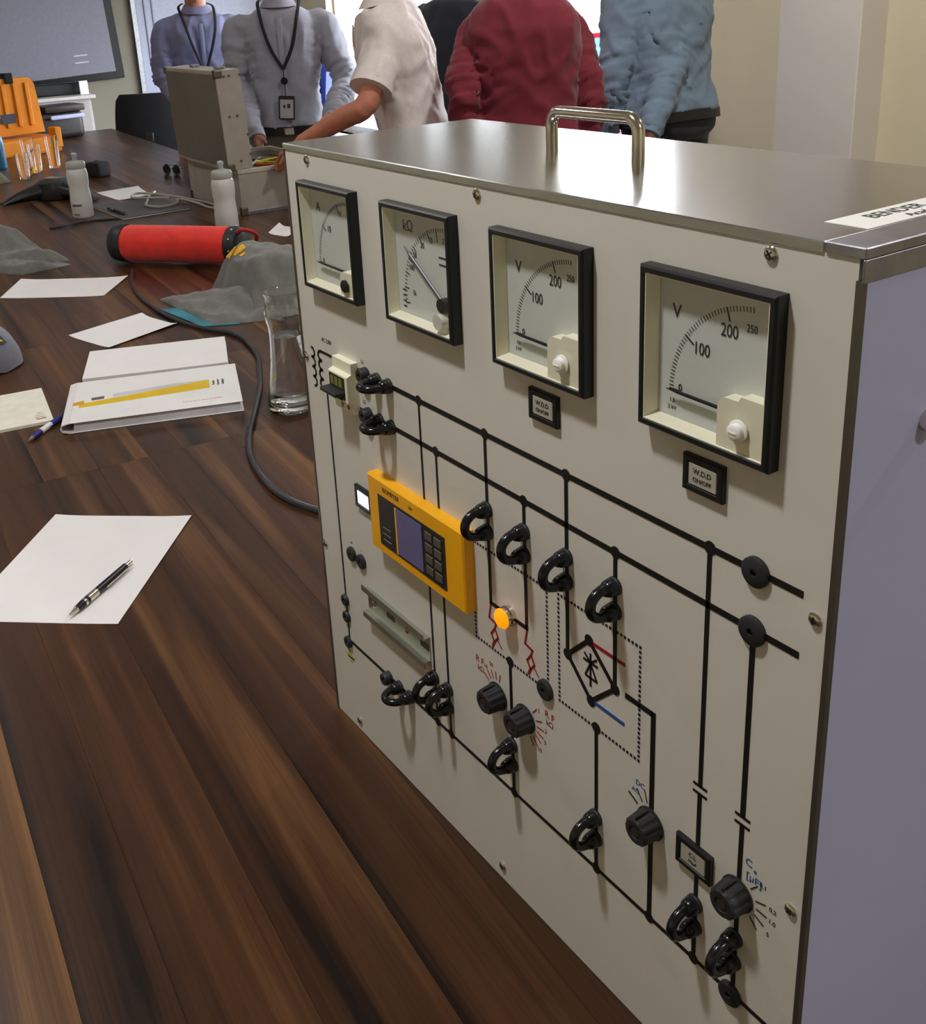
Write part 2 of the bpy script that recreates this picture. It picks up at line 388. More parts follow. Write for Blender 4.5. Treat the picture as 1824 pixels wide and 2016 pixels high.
# screws
sm_ = None
for (u, z) in ((.0458, .6), (.3012, .6), (.5513, .6), (.5935, .411), (.593, .2125), (.0075, .410), (.0085, .2066), (.0512, .0135), (.302, .0155), (.5513, .0145)):
    if sm_ is None:
        q = MB().lathe([(.0006, .0), (.0041, .0), (.0041, .0009), (.0032, .0019), (.0016, .0022), (.0006, .0022)], 18, M=Matrix.Rotation(PI/2, 4, 'X'))
        sm_ = q.build('panel_screw', M_CHROME, cab, True); x1 = MB().box((-.0022, -.0025, -.0004), (.0022, -.0021, .0004)).box((-.0004, -.0025, -.0022), (.0004, -.0021, .0022)).build('cross_slot', M_BLACK, sm_)
        s = sm_
    else:
        s = sm_.copy(); COL.objects.link(s); c = x1.copy(); COL.objects.link(c); c.parent = s
    s.location = (u, 0, z); s.rotation_euler = (0, random.uniform(0, 1.5), 0)

# ---- meters
def ptext(name, body, size, u, z, y, m, parent, xs=1.0): return text(name, body, size, (u, y, z), (PI/2, 0, 0), m, parent, depth=.00008, xscale=xs)
def meter(k, unit, kind):
    u0 = MU[k]
    mt = MB()
    def frame_loop(i, y): return [(i, y, i), (MS - i, y, i), (MS - i, y, MS - i), (i, y, MS - i)]
    mt.ring_loft([frame_loop(0, .0), frame_loop(0, -.0078), frame_loop(.0013, -.0092), frame_loop(.0038, -.0092), frame_loop(.0044, -.0086), frame_loop(.0044, -.004)], True, False)
    # flange back
    o = mt.build('panel_meter', M_BLACK, cab, loc=(u0, 0, MZ0))
    y_d = .0010
    MB().ring_loft([frame_loop(.0042, -.0084), frame_loop(.0050, -.0084), frame_loop(.0072, y_d - .0002), frame_loop(.0042, y_d - .0002), frame_loop(.0042, -.0084)], True, False).build('inner_surround', M_CREAM, o)
    MB().box((.004, y_d, .004), (MS - .004, y_d + .002, MS - .004)).build('dial', M_DIAL, o)
    yt = y_d - .0003
    cx, cz, R = .076, .024, .056
    tk = MB()
    def tick(a, r0, r1, wd):
        d = Vector((math.cos(a), 0, math.sin(a))); n = Vector((-d.z, 0, d.x)) * wd / 2; c = Vector((cx, 0, cz))
        q = [c + d*r0 - n, c + d*r1 - n, c + d*r1 + n, c + d*r0 + n]
        tk.ring_loft([[p + Vector((0, yt, 0)) for p in q], [p + Vector((0, yt + .0003, 0)) for p in q]])
    if kind == 'ohm':
        for i in range(0, 33):
            a = math.radians(188 - 100 * (i / 32.0)); big = i % 4 == 0
            tick(a, R - (.003 if big else 0), R + .003, .0008 if big else .0004)
    else:
        for i in range(0, 41):
            f = i / 40.0; a = math.radians(180 - 88 * f); big = i in (0, 16, 32)
            tick(a, R - (.004 if big else -.001), R + .004, .0009 if big else .00036)
    tk.build('scale_ticks', M_INK, o)
    if kind == 'volt':
        ptext('scale_lettering', unit, .0115, .0205, .0705, yt, M_INK, o)
        ptext('scale_lettering', '100', .0105, .0395, .0525, yt, M_INK, o, .78)
        ptext('scale_lettering', '200', .0105, .0585, .0675, yt, M_INK, o, .78)
        ptext('scale_lettering', '250', .0062, .0735, .072, yt, M_INK, o, .8)
        ptext('scale_lettering', '0', .006, .0245, .0262, yt, M_INK, o)
        ptext('scale_lettering', '1,5', .0035, .0185, .0172, yt, M_INK, o); ptext('scale_lettering', '2 kV', .0035, .0185, .0128, yt, M_INK, o)
    elif kind == 'amp':
        ptext('scale_lettering', unit, .0105, .0215, .074, yt, M_INK, o)
        ptext('scale_lettering', '10', .0085, .0395, .0565, yt, M_INK, o, .8); ptext('scale_lettering', '15', .006, .061, .0725, yt, M_INK, o, .8)
        ptext('scale_lettering', '0', .006, .0245, .0262, yt, M_INK, o)
    else:
        ptext('scale_lettering', unit, .012, .0265, .078, yt, M_INK, o)
        for s, uu, zz in (('1k', .031, .026), ('100', .029, .046), ('50', .0345, .0565), ('20', .046, .066), ('10', .058, .0715), ('5', .067, .0735), ('2', .075, .0735)):
            ptext('scale_lettering', s, .0062, uu, zz, yt, M_INK, o, .85)
        for i in range(4): MB().box((.014, yt, .012 + i*.0045), (.0185, yt + .0003, .0132 + i*.0045)).build('scale_lettering', M_INK, o)
        MB().box((.068, yt, .066 - .006), (.086, yt + .0003, .0612)).box((.068, yt, .0545), (.086, yt + .0003, .0557)).build('scale_lettering', M_INK, o)
    # needle
    yn = y_d - .0035
    if kind == 'ohm':
        a = math.radians(146); p0 = Vector((.079, yn, .026)); p1 = p0 + Vector((math.cos(a), 0, math.sin(a))) * .066
    else:
        p0 = Vector((.078, yn, .024)); p1 = Vector((.017, yn, .0248))
    MB().tube([p0, p0.lerp(p1, .86), p1], [.0013, .0011, .0003], 6).build('needle', M_BLACK, o)
    # pivot cover
    if kind == 'ohm':
        MB().cyl((.078, y_d, .0265), (.078, -.0065, .0265), .0055, 20).build('pivot_boss', M_BLACK, o, True)
        MB().cyl((.078, y_d, .0145), (.078, -.0100, .0145), .0062, 20).build('zero_screw', mat('clear_plastic', (236, 232, 220), .12, trans=.35), o, True)
    else:
        big = kind == 'volt'
        ux, zt = (.0595, .034) if big else (.068, .026)
        rc = .006
        poly = [(ux, .0056), (MS - .0056, .0056), (MS - .0056, zt + .003), (ux + .016, zt + .003), (ux + .014, zt)] if big else [(ux, .0056), (MS - .0056, .0056), (MS - .0056, zt)]
        poly += [(ux + rc - rc*math.sin(PI/2*i/5), zt - rc + rc*math.cos(PI/2*i/5)) for i in range(6)]
        MB().prism(poly, 1, -.0074, y_d).build('pivot_cover', M_CREAM, o)
        if big:
            MB().lathe([(.0008, .0), (.0062, 0), (.0062, .001), (.0045, .0015), (.0045, .0045), (.0035, .0052), (.0008, .0052)], 24, M=Matrix.Rotation(PI/2, 4, 'X')).build('zero_screw', mat('white_nylon', (246, 244, 238), .35), o, True, loc=(.0755, -.0082, .0185))
            MB().box((.0728, -.0138, .0181), (.0782, -.0134, .0189)).build('screw_slot', M_CREAM, o)
        else:
            MB().lathe([(.0008, .0), (.0055, 0), (.0055, .002), (.0042, .003), (.0008, .003)], 24, M=Matrix.Rotation(PI/2, 4, 'X')).build('zero_screw', M_BLACK, o, True, loc=(.0785, -.0082, .0145))
    MB().box((.0046, -.0082, .0046), (MS - .0046, -.0079, MS - .0046)).build('meter_glass', M_GLASSPANE, o)
    return o
meter(0, 'A', 'amp'); meter(1, 'k\u03A9', 'ohm'); meter(2, 'V', 'volt'); meter(3, 'V', 'volt')

# ---- printed circuit lines, nodes, sockets
def line(pts, wd=.003, m=M_LINE, name='circuit_line'):
    q = MB()
    for i in range(len(pts) - 1):
        a = Vector((pts[i][0], 0, pts[i][1])); b = Vector((pts[i+1][0], 0, pts[i+1][1])); d = (b - a).normalized(); n = Vector((-d.z, 0, d.x)) * wd / 2
        e = d * (wd / 2 if i else 0)
        c = [a - n - e, b - n, b + n, a + n - e]
        q.ring_loft([[p + Vector((0, -.0004, 0)) for p in c], [p + Vector((0, .0001, 0)) for p in c]])
    return q.build(name, m, cab)
Z1, Z2, Z3 = .4216, .384, .1085
line([(.106, Z1), (.585, Z1)], .0042); line([(.102, Z2), (.585, Z2)], .0042); line([(.042, Z3), (.59, Z3)], .0032)
line([(.0442, .383), (.0442, .106)], .0026)
line([(.208, Z1), (.208, Z3)], .0026); line([(.230, Z2), (.230, Z3)], .0026)
line([(.299, Z1), (.299, .2775), (.345, .2775)], .0034); line([(.3445, Z2), (.3445, .276)], .0034)
line([(.392, Z1), (.392, .2805), (.415, .304), (.4415, .279), (.417, .255), (.392, .2805)], .0036); line([(.4408, Z2), (.4412, .279)], .0036)
line([(.322, .2352), (.322, Z3)], .0034); line([(.4225, .2354), (.4225, Z3)], .0034)
line([(.4515, .2802), (.478, .2802), (.478, Z3)], .0042)
line([(.520, Z1), (.520, .2518)], .0034); line([(.520, .2455), (.520, Z3)], .0034); line([(.5542, Z2), (.5542, .2528)], .0038); line([(.5542, .2462), (.5542, Z3)], .0034)
for u, zc in ((.520, .2487), (.5542, .2495)):
    line([(u - .0058, zc + .003), (u + .0058, zc + .003)], .0018, name='capacitor_plate'); line([(u - .0058, zc - .003), (u + .0058, zc - .003)], .0018, name='capacitor_plate')
line([(.419, .3035), (.451, .3035)], .0026, M_RED); line([(.420, .2558), (.451, .2558)], .0026, M_BLUE)
# diode symbols in the rectifier diamond
line([(.4165, .294), (.4165, .267)], .0018, name='diode_symbol')
line([(.409, .2865), (.424, .2865)], .0018, name='diode_symbol'); line([(.411, .274), (.4165, .286), (.423, .274), (.411, .274)], .0016, name='diode_symbol'); line([(.410, .292), (.4165, .2865), (.423, .292)], .0016, name='diode_symbol')
# transformer coils
def coil(u, z0, z1, side, n=4):
    pts = []; h = (z1 - z0) / n
    for i in range(n):
        for k in range(6):
            a = PI * k / 5; pts.append((u + side * .006 * math.sin(a), z1 - i*h - h/2 + h/2*math.cos(a)))
    return pts
line(coil(.0185, .382, .4215, 1), .0022, name='transformer_coil'); line([(.078, .4216), (.038, .4216)] + coil(.038, .384, .4216, -1) + [(.0442, .383)], .0024, name='transformer_coil')
# red resistor arrows and red scales
for u in (.299, .345):
    line([(u, .277), (u - .003, .263), (u + .006, .261), (u + .004, .256)], .0018, M_RED, 'variable_resistor'); line([(u + .004, .256), (u - .001, .249), (u + .003, .243), (u + .008, .249), (u + .004, .256)], .0018, M_RED, 'variable_resistor')
    line([(u + .003, .243), (u, .237)], .0024, M_RED, 'variable_resistor'); line([(u + .007, .247), (u + .013, .241)], .0009, M_RED, 'variable_resistor')
def dotted(u0, u1, z0, z1, name='dotted_border'):
    q = MB(); st_ = .0036; d = .0019
    def sq(u, z): q.box((u - d/2, -.0004, z - d/2), (u + d/2, .0001, z + d/2))
    n = int((u1 - u0) / st_)
    for i in range(n + 1):
        u = u0 + (u1 - u0) * i / n; sq(u, z0); sq(u, z1)
    n = int((z1 - z0) / st_)
    for i in range(1, n):
        z = z0 + (z1 - z0) * i / n; sq(u0, z); sq(u1, z)
    o = q.build(name, mat('dotted_ink', (26, 30, 48), .5), cab); o['kind'] = 'stuff'; return o
dotted(.2765, .369, .2352, .3235); dotted(.3822, .465, .2352, .325)
def disc(u, z, r, h=.0006, m=M_LINE, name='circuit_node'):
    return MB().lathe([(.0003, 0), (r, 0), (r, h * .7), (r * .9, h), (.0003, h)], 24, M=Matrix.Rotation(PI/2, 4, 'X')).build(name, m, cab, loc=(u, 0, z))
for u, z in ((.208, Z1), (.299, Z1), (.392, Z1), (.520, Z1), (.230, Z2), (.3445, Z2), (.4408, Z2), (.208, Z3), (.230, Z3), (.322, Z3), (.4225, Z3), (.478, Z3), (.520, Z3), (.322, .2352), (.4225, .2354), (.392, .2805), (.415, .304), (.4415, .279), (.417, .255)):
    disc(u, z, .0044)
def socket(u, z, r=.0085, h=.0035):
    o = MB().lathe([(.0022, h - .002), (.0022, h), (r * .86, h), (r, h * .7), (r, 0), (.0022, 0)], 26, M=Matrix.Rotation(PI/2, 4, 'X')).build('socket', M_SOFTBLACK, cab, True, loc=(u, 0, z))
    return o
for u, z, r in ((.554, Z1, .0092), (.554, Z2, .0092), (.3665, .2354, .0085), (.0672, .2197, .0075), (.0863, .2197, .0075), (.0440, .1567, .0062), (.0440, .1372, .0062), (.0425, .1062, .0066), (.553, Z3, .0088)):
    socket(u, z, r)
# ---- bridging plugs
jump_me = None
def jumper(u, z, horizontal=False):
    """U-shaped plug bridging two sockets 19 mm apart; (u, z) is its first socket"""
    global jump_me
    if jump_me is None:
        pts = [(0, -.005, 0), (0, -.0105, .0008)] + [(0, -.0100 - .0118*math.sin(PI*k/12), -.0095 + .0103*math.cos(PI*k/12)) for k in range(1, 12)] + [(0, -.0105, -.0198), (0, -.005, -.019)]
        lp = MB().tube(pts, [.0045, .0040] + [.0036]*11 + [.0040, .0045], 14, ref=(1, 0, 0)); me1 = bpy.data.meshes.new('plug_loop'); lp.bm.to_mesh(me1); lp.bm.free()
        c = MB().lathe([(.0004, 0), (.0060, 0), (.0064, .003), (.0058, .0068), (.0044, .0098), (.0004, .0100)], 18, M=Matrix.Rotation(PI/2, 4, 'X')); me2 = bpy.data.meshes.new('plug_collar'); c.bm.to_mesh(me2); c.bm.free()
        s = MB().lathe([(.0004, 0), (.0066, 0), (.0066, .002), (.0058, .0028), (.0004, .0028)], 18, M=Matrix.Rotation(PI/2, 4, 'X')); me3 = bpy.data.meshes.new('socket'); s.bm.to_mesh(me3); s.bm.free()
        for m_ in (me1, me2, me3):
            m_.polygons.foreach_set('use_smooth', [True] * len(m_.polygons))
        me1.materials.append(mat('glossy_black_plug', (20, 20, 22), .2)); me2.materials.append(mat('glossy_black_plug', (20, 20, 22), .2)); me3.materials.append(M_SOFTBLACK)
        jump_me = (me1, me2, me3)
    o = bpy.data.objects.new('bridging_plug', jump_me[0]); COL.objects.link(o); o.parent = cab; o.location = (u, 0, z)
    if horizontal: o.rotation_euler = (0, -PI/2, 0)
    for dz in (0, -.019):
        c = bpy.data.objects.new('plug_collar', jump_me[1]); COL.objects.link(c); c.parent = o; c.location = (0, -.0005, dz)
        s = bpy.data.objects.new('plug_flange', jump_me[2]); COL.objects.link(s); s.parent = o; s.location = (0, 0, dz)
for u in (.299, .3445, .392, .4408): jumper(u, .3595)
for u in (.208, .230, .322, .4225, .520, .5535): jumper(u, .1565)
for z in (Z1, Z2, Z3): jumper(.143, z, True); socket(.1235, z, .0066, .008)
# ---- knobs
def knob(u, z):
    n = 48; r0, r1, h = .0116, .0098, .0155
    def ring(r, y): return [Vector(((r - (.0006 if (k // 2) % 2 else 0)) * math.cos(2*PI*k/n), -y, (r - (.0006 if (k // 2) % 2 else 0)) * math.sin(2*PI*k/n))) for k in range(n)]
    def sm(r, y): return [Vector((r * math.cos(2*PI*k/n), -y, r * math.sin(2*PI*k/n))) for k in range(n)]
    o = MB().ring_loft([sm(.0122, .0005), sm(.0122, .0016), ring(r0, .0018), ring(r1 + .0006, h - .0015), sm(r1 - .0012, h), sm(.0052, h), sm(.0050, h - .0008), sm(.0004, h - .0008)]).build('rotary_knob', M_SOFTBLACK, cab, loc=(u, 0, z))
    MB().lathe([(.0004, h - .0008), (.0034, h - .0008), (.0034, h - .0003), (.0004, h - .0003)], 16, M=Matrix.Rotation(PI/2, 4, 'X')).build('knob_cap', mat('dark_brown_cap', (58, 46, 42), .4), o)
    MB().box((-.0006, -.0145, .0086), (.0006, -.003, .0121)).build('pointer_line', M_BLACK, o)
KN = ((.304, .193), (.340, .193), (.478, .192), (.554, .193))
for u, z in KN: knob(u, z)
def rays(u, z, angs, r0, r1, m, wd=.0007):
    for a in angs:
        a = math.radians(a); line([(u + r0*math.cos(a), z + r0*math.sin(a)), (u + r1*math.cos(a), z + r1*math.sin(a))], wd, m, 'scale_mark')
rays(.304, .193, (80, 96, 112, 128, 146), .0145, .022, M_RED); rays(.340, .193, (50, 24, 4, -14, -32, -50, -66), .0145, .0225, M_RED)
rays(.478, .192, (106, 126), .0145, .024, M_INK); rays(.478, .192, (152,), .015, .025, M_LINE, .0011); rays(.554, .193, (50, 20, -2, -24, -46), .0145, .0225, M_INK)
PT = lambda body, s, u, z, m, xs=1.0: ptext('printed_lettering', body, s, u, z, -.0002, m, cab, xs)
PT('R F', .0085, .280, .214, M_RED); PT('k\u03A9', .007, .281, .206, M_RED); PT('50', .005, .296, .2185, M_RED); PT('10', .005, .288, .2125, M_RED)
PT('R F', .0085, .370, .213, M_RED); PT('k\u03A9', .007, .370, .2055, M_RED); PT('1', .006, .357, .210, M_RED); PT('2', .005, .365, .196, M_RED); PT('5', .005, .364, .185, M_RED); PT('10', .005, .357, .174, M_RED)
PT('DC', .006, .467, .2165, M_BLUE); PT('AC', .005, .4625, .209, M_BLUE); PT('C', .0078, .561, .2225, M_BLUE); PT('e', .005, .566, .2195, M_BLUE); PT('[\u03BCF]', .0075, .5655, .2125, M_BLUE)
PT('0,2', .0045, .5805, .2005, M_INK); PT('1,0', .0045, .5805, .1915, M_INK); PT('5', .0045, .578, .180, M_INK); PT('0,1', .0045, .5725, .213, M_INK)
PT('AC 230V', .0058, .052, .4345, M_LINE, .9); PT('L1', .005, .118, .4315, M_INK); PT('L2', .005, .116, .3935, M_INK); PT('+', .006, .0672, .2315, M_INK); PT('-', .006, .0863, .2315, M_INK); PT('PE', .006, .040, .0955, M_INK)
line([(.034, .0905), (.0525, .0905)], .0022, mat('earth_yellow', (196, 186, 60), .5), 'earth_mark'); line([(.037, .0868), (.0495, .0868)], .0018, M_INK, 'earth_mark'); line([(.040, .0835), (.0465, .0835)], .0018, MATS['earth_yellow'], 'earth_mark')
# ---- push buttons
def button(u, z, face, lines, lit=False):
    w_, h_ = .0302, .0226
    q = MB(); i_ = .0042
    def lp(i, y): return [(i, y, i), (w_ - i, y, i), (w_ - i, y, h_ - i), (i, y, h_ - i)]
    q.ring_loft([lp(0, 0), lp(0, -.0028), lp(.0008, -.0036), lp(i_ - .0006, -.0036), lp(i_, -.0026), lp(i_, -.0005)], True, True)
    o = q.build('push_button', M_BLACK, cab, loc=(u, 0, z))
    f = MB().box((i_ + .0004, -.0032, i_ + .0004), (w_ - i_ - .0004, -.0007, h_ - i_ - .0004), .0004).build('button_face', face, o)
    for k, (t, s) in enumerate(lines): ptext('button_lettering', t, s, w_/2, h_/2 + .0024 - .0052*k, -.0034, M_INK, f)
m_bf = mat('grey_button_face', (176, 172, 156), .45)
button(.3565, .4535, m_bf, (('W.D.D', .0046), ('ON/OFF', .0038))); button(.4995, .4535, m_bf, (('W.D.D', .0046), ('ON/OFF', .0038))); button(.5035, .1825, m_bf, (('C.L', .0046), ('10\u03BCF', .0038)))
button(.0885, .2815, mat('lit_white_button', (235, 238, 255), .4, emit=(214, 220, 255), estr=1.1), ())
# ---- breaker
br = MB().prism([(0, .380), (0, .428), (-.007, .428), (-.007, .418), (-.012, .416), (-.012, .392), (-.007, .390), (-.007, .380)], 0, .0735, .108).build('circuit_breaker', M_CREAM, cab)
MB().box((.0755, -.0124, .394), (.1035, -.0118, .4145)).build('breaker_window', mat('dark_olive_window', (46, 48, 36), .4), br)
for k in range(3): MB().box((.0785 + k*.0075, -.0127, .4045), (.084 + k*.0075, -.0123, .4125)).build('pole_mark', mat('olive_mark', (120, 122, 60), .5), br)
MB().box((.0745, -.0225, .3985), (.1035, -.0120, .4025), .0008).build('toggle_lever', M_SOFTBLACK, br)
MB().box((.083, -.0132, .3925), (.0985, -.0118, .3985), .0005).build('toggle_slot', M_BLACK, br)
for k in range(2): MB().cyl((.088 + k*.011, -.0060, .385), (.088 + k*.011, -.0076, .385), .0024, 12).build('terminal_screw', M_CHROME, br, True)
# ---- insulation monitor in its yellow frame
yu0, yu1, yz0, yz1, yd = .129, .278, .2595, .333, .0105
ym = MB()
def yl(i, y): return [(yu0 + i, y, yz0 + i), (yu1 - i, y, yz0 + i), (yu1 - i, y, yz1 - i), (yu0 + i, y, yz1 - i)]
ym.ring_loft([yl(0, 0), yl(0, -yd + .0015), yl(.0015, -yd)], True, True)
ymo = ym.build('insulation_monitor', M_YEL, cab)
fu0, fu1, fz0, fz1 = .147, .2525, .2695, .3185
fp = MB().box((fu0, -yd - .0006, fz0), (fu1, -yd + .0005, fz1)).build('front_film', mat('dark_grey_film', (44, 42, 38), .35), ymo)
MB().box((fu0 + .0285, -yd - .0011, fz0 + .0015), (fu0 + .031, -yd - .0005, fz1 - .0025)).build('yellow_stripe', M_YEL, fp)
MB().box((fu0 + .031, -yd - .0012, fz0 + .0025), (fu0 + .0715, -yd - .0005, fz1 - .0025)).build('display', mat('violet_grey_lcd', (96, 92, 128), .25, emit=(90, 86, 126), estr=.12), fp)
m_key = mat('grey_rubber_key', (88, 84, 74), .6)
for i in range(2):
    for j in range(4): MB().box((fu0 + .0765 + i*.0135, -yd - .0017, fz0 + .0045 + j*.0107), (fu0 + .0875 + i*.0135, -yd - .0004, fz0 + .0125 + j*.0107), .0006).build('key', m_key, fp)
for j in range(3): MB().box((fu0 + .006, -yd - .0009, fz0 + .006 + j*.006), (fu0 + .019, -yd - .0005, fz0 + .0072 + j*.006)).build('indicator_caption', mat('film_caption', (120, 116, 104), .5), fp)
ptext('device_lettering', 'ISOMETER', .0062, .169, .3252, -yd - .0002, M_INK, ymo); ptext('device_lettering', 'iso', .0052, .2015, .3252, -yd - .0002, M_INK, ymo)
# ---- DIN rail
m_din = mat('zinc_yellow_rail', (172, 174, 158), .32, .8, var=.08)
du0, du1, dz0 = .094, .2035, .1655
dr = MB().prism([(0, dz0 + .005), (0, dz0 + .030), (-.0068, dz0 + .030), (-.0068, dz0 + .035), (-.0078, dz0 + .035), (-.0078, dz0 + .029), (-.001, dz0 + .029), (-.001, dz0 + .006), (-.0078, dz0 + .006), (-.0078, dz0), (-.0068, dz0), (-.0068, dz0 + .005)], 0, du0, du1).build('mounting_rail', m_din, cab)
for k, uu in enumerate((.107, .166)):
    MB().lathe([(.0005, 0), (.0036, 0), (.0034, .0016), (.0012, .0024), (.0005, .0024)], 16, M=Matrix.Rotation(PI/2, 4, 'X')).build('rail_screw', M_CHROME, dr, True, loc=(uu, -.001, dz0 + .0175))
for uu in (.129, .188): MB().box((uu, -.0013, dz0 + .0145), (uu + .014, -.0009, dz0 + .0205)).build('rail_slot', mat('slot_brown', (92, 76, 60), .6), dr)
# ---- indicator lamp
il = MB().lathe([(.0004, 0), (.0085, 0), (.0085, .0030), (.0072, .0045), (.0072, .0070), (.0004, .0070)], 26, M=Matrix.Rotation(PI/2, 4, 'X')).build('indicator_lamp', M_CHROME, cab, True, loc=(.3235, 0, .2785))
MB().lathe([(.0004, .0070), (.0078, .0070), (.0082, .0085), (.0068, .0104), (.0036, .0115), (.0004, .0118)], 26, M=Matrix.Rotation(PI/2, 4, 'X')).build('lamp_lens', mat('lit_orange_lens', (255, 128, 10), .3, emit=(255, 118, 0), estr=1.6), il, True)

# ================================================================== things on the table (table plane z = TZ)
def on(x, y, z=0.0): return (x, y, TZ + z)
def sheet(name, pts, label, cat='paper', z=.0004, th=.0004, m=M_PAPER, curl=0.0):
    c = Vector((sum(p[0] for p in pts)/4, sum(p[1] for p in pts)/4, 0)); n = 10
    P = [Vector((p[0], p[1], 0)) - c for p in pts]; q = MB()
    top = [[P[0].lerp(P[1], i/n).lerp(P[3].lerp(P[2], i/n), j/n) for i in range(n+1)] for j in range(n+1)]
    for j, r in enumerate(top):
        for i, v in enumerate(r): v.z = z + curl * (max(0, abs(i/n - .5) - .25) * 4) ** 2 * (.4 + .6*j/n)
    bm = q.bm; V = [[bm.verts.new(v) for v in r] for r in top]; B = [[bm.verts.new(v - Vector((0, 0, th))) for v in r] for r in top]
    for j in range(n):
        for i in range(n):
            bm.faces.new((V[j][i], V[j][i+1], V[j+1][i+1], V[j+1][i])); bm.faces.new((B[j][i], B[j+1][i], B[j+1][i+1], B[j][i+1]))
    for k in range(n):
        bm.faces.new((V[0][k+1], V[0][k], B[0][k], B[0][k+1])); bm.faces.new((V[n][k], V[n][k+1], B[n][k+1], B[n][k]))
        bm.faces.new((V[k][0], V[k+1][0], B[k+1][0], B[k][0])); bm.faces.new((V[k+1][n], V[k][n], B[k][n], B[k+1][n]))
    bmesh.ops.recalc_face_normals(bm, faces=bm.faces)
    return tag(q.build(name, m, loc=on(c.x, c.y)), label, cat)
sheet('paper_sheet', [(-.459, -.312), (-.318, -.145), (-.5466, .043), (-.688, -.125)], 'white A4 sheet with a black ballpoint pen lying on it', curl=.002)
sheet('paper_sheet', [(-1.665, .164), (-1.496, .211), (-1.566, .404), (-1.721, .367)], 'small white sheet lying just behind the white folder', curl=.006)
sheet('paper_sheet', [(-2.177, .115), (-1.986, .349), (-2.157, .474), (-2.36, .216)], 'white sheet lying between the red roll and the small sheet', curl=.004)
sheet('paper_sheet', [(-3.79, .87), (-3.508, .881), (-3.515, 1.025), (-3.80, 1.06)], 'white note sheet beside the tangle of pale cable', curl=.004)
sheet('paper_card', [(-2.40, 1.04), (-2.30, 1.07), (-2.40, 1.17), (-2.50, 1.13)], 'crumpled white card near the end of the red roll', 'card', curl=.012)
# ---- pens
def pen(a, b, r, label, body, tip, silver=True):
    a, b = Vector(a), Vector(b); L = (b - a).length; ang = math.atan2(b.y - a.y, b.x - a.x)
    t = thing('ballpoint_pen', label, 'pen', (a.x, a.y, TZ + a.z), ang)
    MB().tube([(0, 0, r), (L*.03, 0, r), (L*.12, 0, r)], [.0006, .0016, r*.78], 14).build('pen_tip', M_CHROME, t, True)
    MB().tube([(L*.12, 0, r), (L*.2, 0, r), (L*.5, 0, r), (L*.9, 0, r)], [r*.8, r, r, r*.9], 16).build('barrel', body, t, True)
    for f in ((.22, .25), (.29, .42)) if silver else ():
        MB().tube([(L*f[0], 0, r), (L*f[1], 0, r)], r*1.06, 16).build('silver_band', M_CHROME, t, True)
    if not silver: MB().tube([(L*.34, 0, r), (L*.62, 0, r)], r*1.04, 16).build('white_grip', mat('white_grip', (226, 224, 220), .4), t, True)
    MB().tube([(L*.9, 0, r), (L, 0, r)], [r*.62, r*.55], 12).build('push_cap', M_CHROME if silver else body, t, True)
    MB().box((L*.52, -r - .0022, r - .0008), (L*.93, -r - .0006, r + .0012), .0003).build('clip', M_CHROME if silver else body, t)
    return t
pen((-.367, -.193, .0009), (-.457, -.081, .0009), .0054, 'black ballpoint pen with silver bands and clip on the A4 sheet', M_BLACK, 0)
pen((-1.022, -.086, 0), (-1.112, .002, 0), .0056, 'blue and white ballpoint pen between folder and notepad', mat('dark_blue_plastic', (28, 34, 110), .3), 0, False)
pen((-3.30, .765, .008), (-3.09, .777, .008), .0065, 'black pen lying on the dark grey notebook', M_BLACK, 0, True)
# ---- white presentation folder and pad
A, B, C_, D_ = Vector((-1.017, -.011)), Vector((-.909, .29)), Vector((-1.127, .379)), Vector((-1.236, .075))
ux = (B - A).normalized(); uy = Vector((-ux.y, ux.x)); fw, fl = .320, .235
fo = thing('presentation_folder', 'thick white folder printed with a yellow band', 'folder', on(A.x, A.y), math.atan2(ux.y, ux.x))
m_fold = mat('white_glossy_card', (236, 234, 230), .32, var=.01)
MB().box((0, 0, .0), (fw, fl, .0022), .0008).build('back_cover', m_fold, fo)
pg = MB()
for k in range(6): pg.box((.006 + .0006*k, .003 + .0004*k, .0024 + .0028*k), (fw - .003 - .0007*k, fl - .002, .0050 + .0028*k))
o = pg.build('inner_pages', mat('page_block', (214, 210, 214), .7), fo); o['kind'] = 'stuff'
MB().box((0, 0, .0194), (fw, fl, .0212), .0008).build('front_cover', m_fold, fo)
MB().prism([(0, 0), (-.014, .004), (-.017, .011), (-.014, .018), (0, .0212), (0, .0194), (-.0125, .0165), (-.015, .011), (-.0125, .0055), (0, .0022)], 1, .0, fl).build('spine', m_fold, fo)
MB().prism([(.012, .078), (.262, .100), (.262, .150), (.012, .099)], 2, .0213, .0215).build('yellow_band', mat('print_yellow', (226, 190, 20), .4), fo)
MB().prism([(.0, .094), (.022, .094), (.020, .118), (.0, .110)], 2, .0213, .02155).build('orange_patch', mat('print_orange', (218, 158, 44), .4), fo)
MB().prism([(.035, .112), (.058, .114), (.058, .130), (.033, .127)], 2, .0213, .0216).build('printed_picture', mat('print_grey', (104, 98, 104), .4), fo)
MB().prism([(.074, .116), (.262, .151), (.200, .152), (.074, .136)], 2, .0213, .0216).build('grey_band', mat('print_pale_lilac', (206, 202, 214), .4), fo)
for k, s in enumerate(('Product', 'Overview', 'Catalogue')): text('lettering', s, .0085, (.270 + .009*k, .128, .0216), (0, 0, PI/2), M_INK, fo, depth=.0001)
text('lettering', 'The Power in Electrical Safety', .0062, (.245, .035, .0216), (0, 0, .02), mat('print_salmon', (214, 150, 140), .5), fo, depth=.0001)
pd = thing('paper_pad', 'plain white pad pushed up behind the printed folder', 'pad', on(-1.263, .083), math.atan2(ux.y, ux.x) - .02)
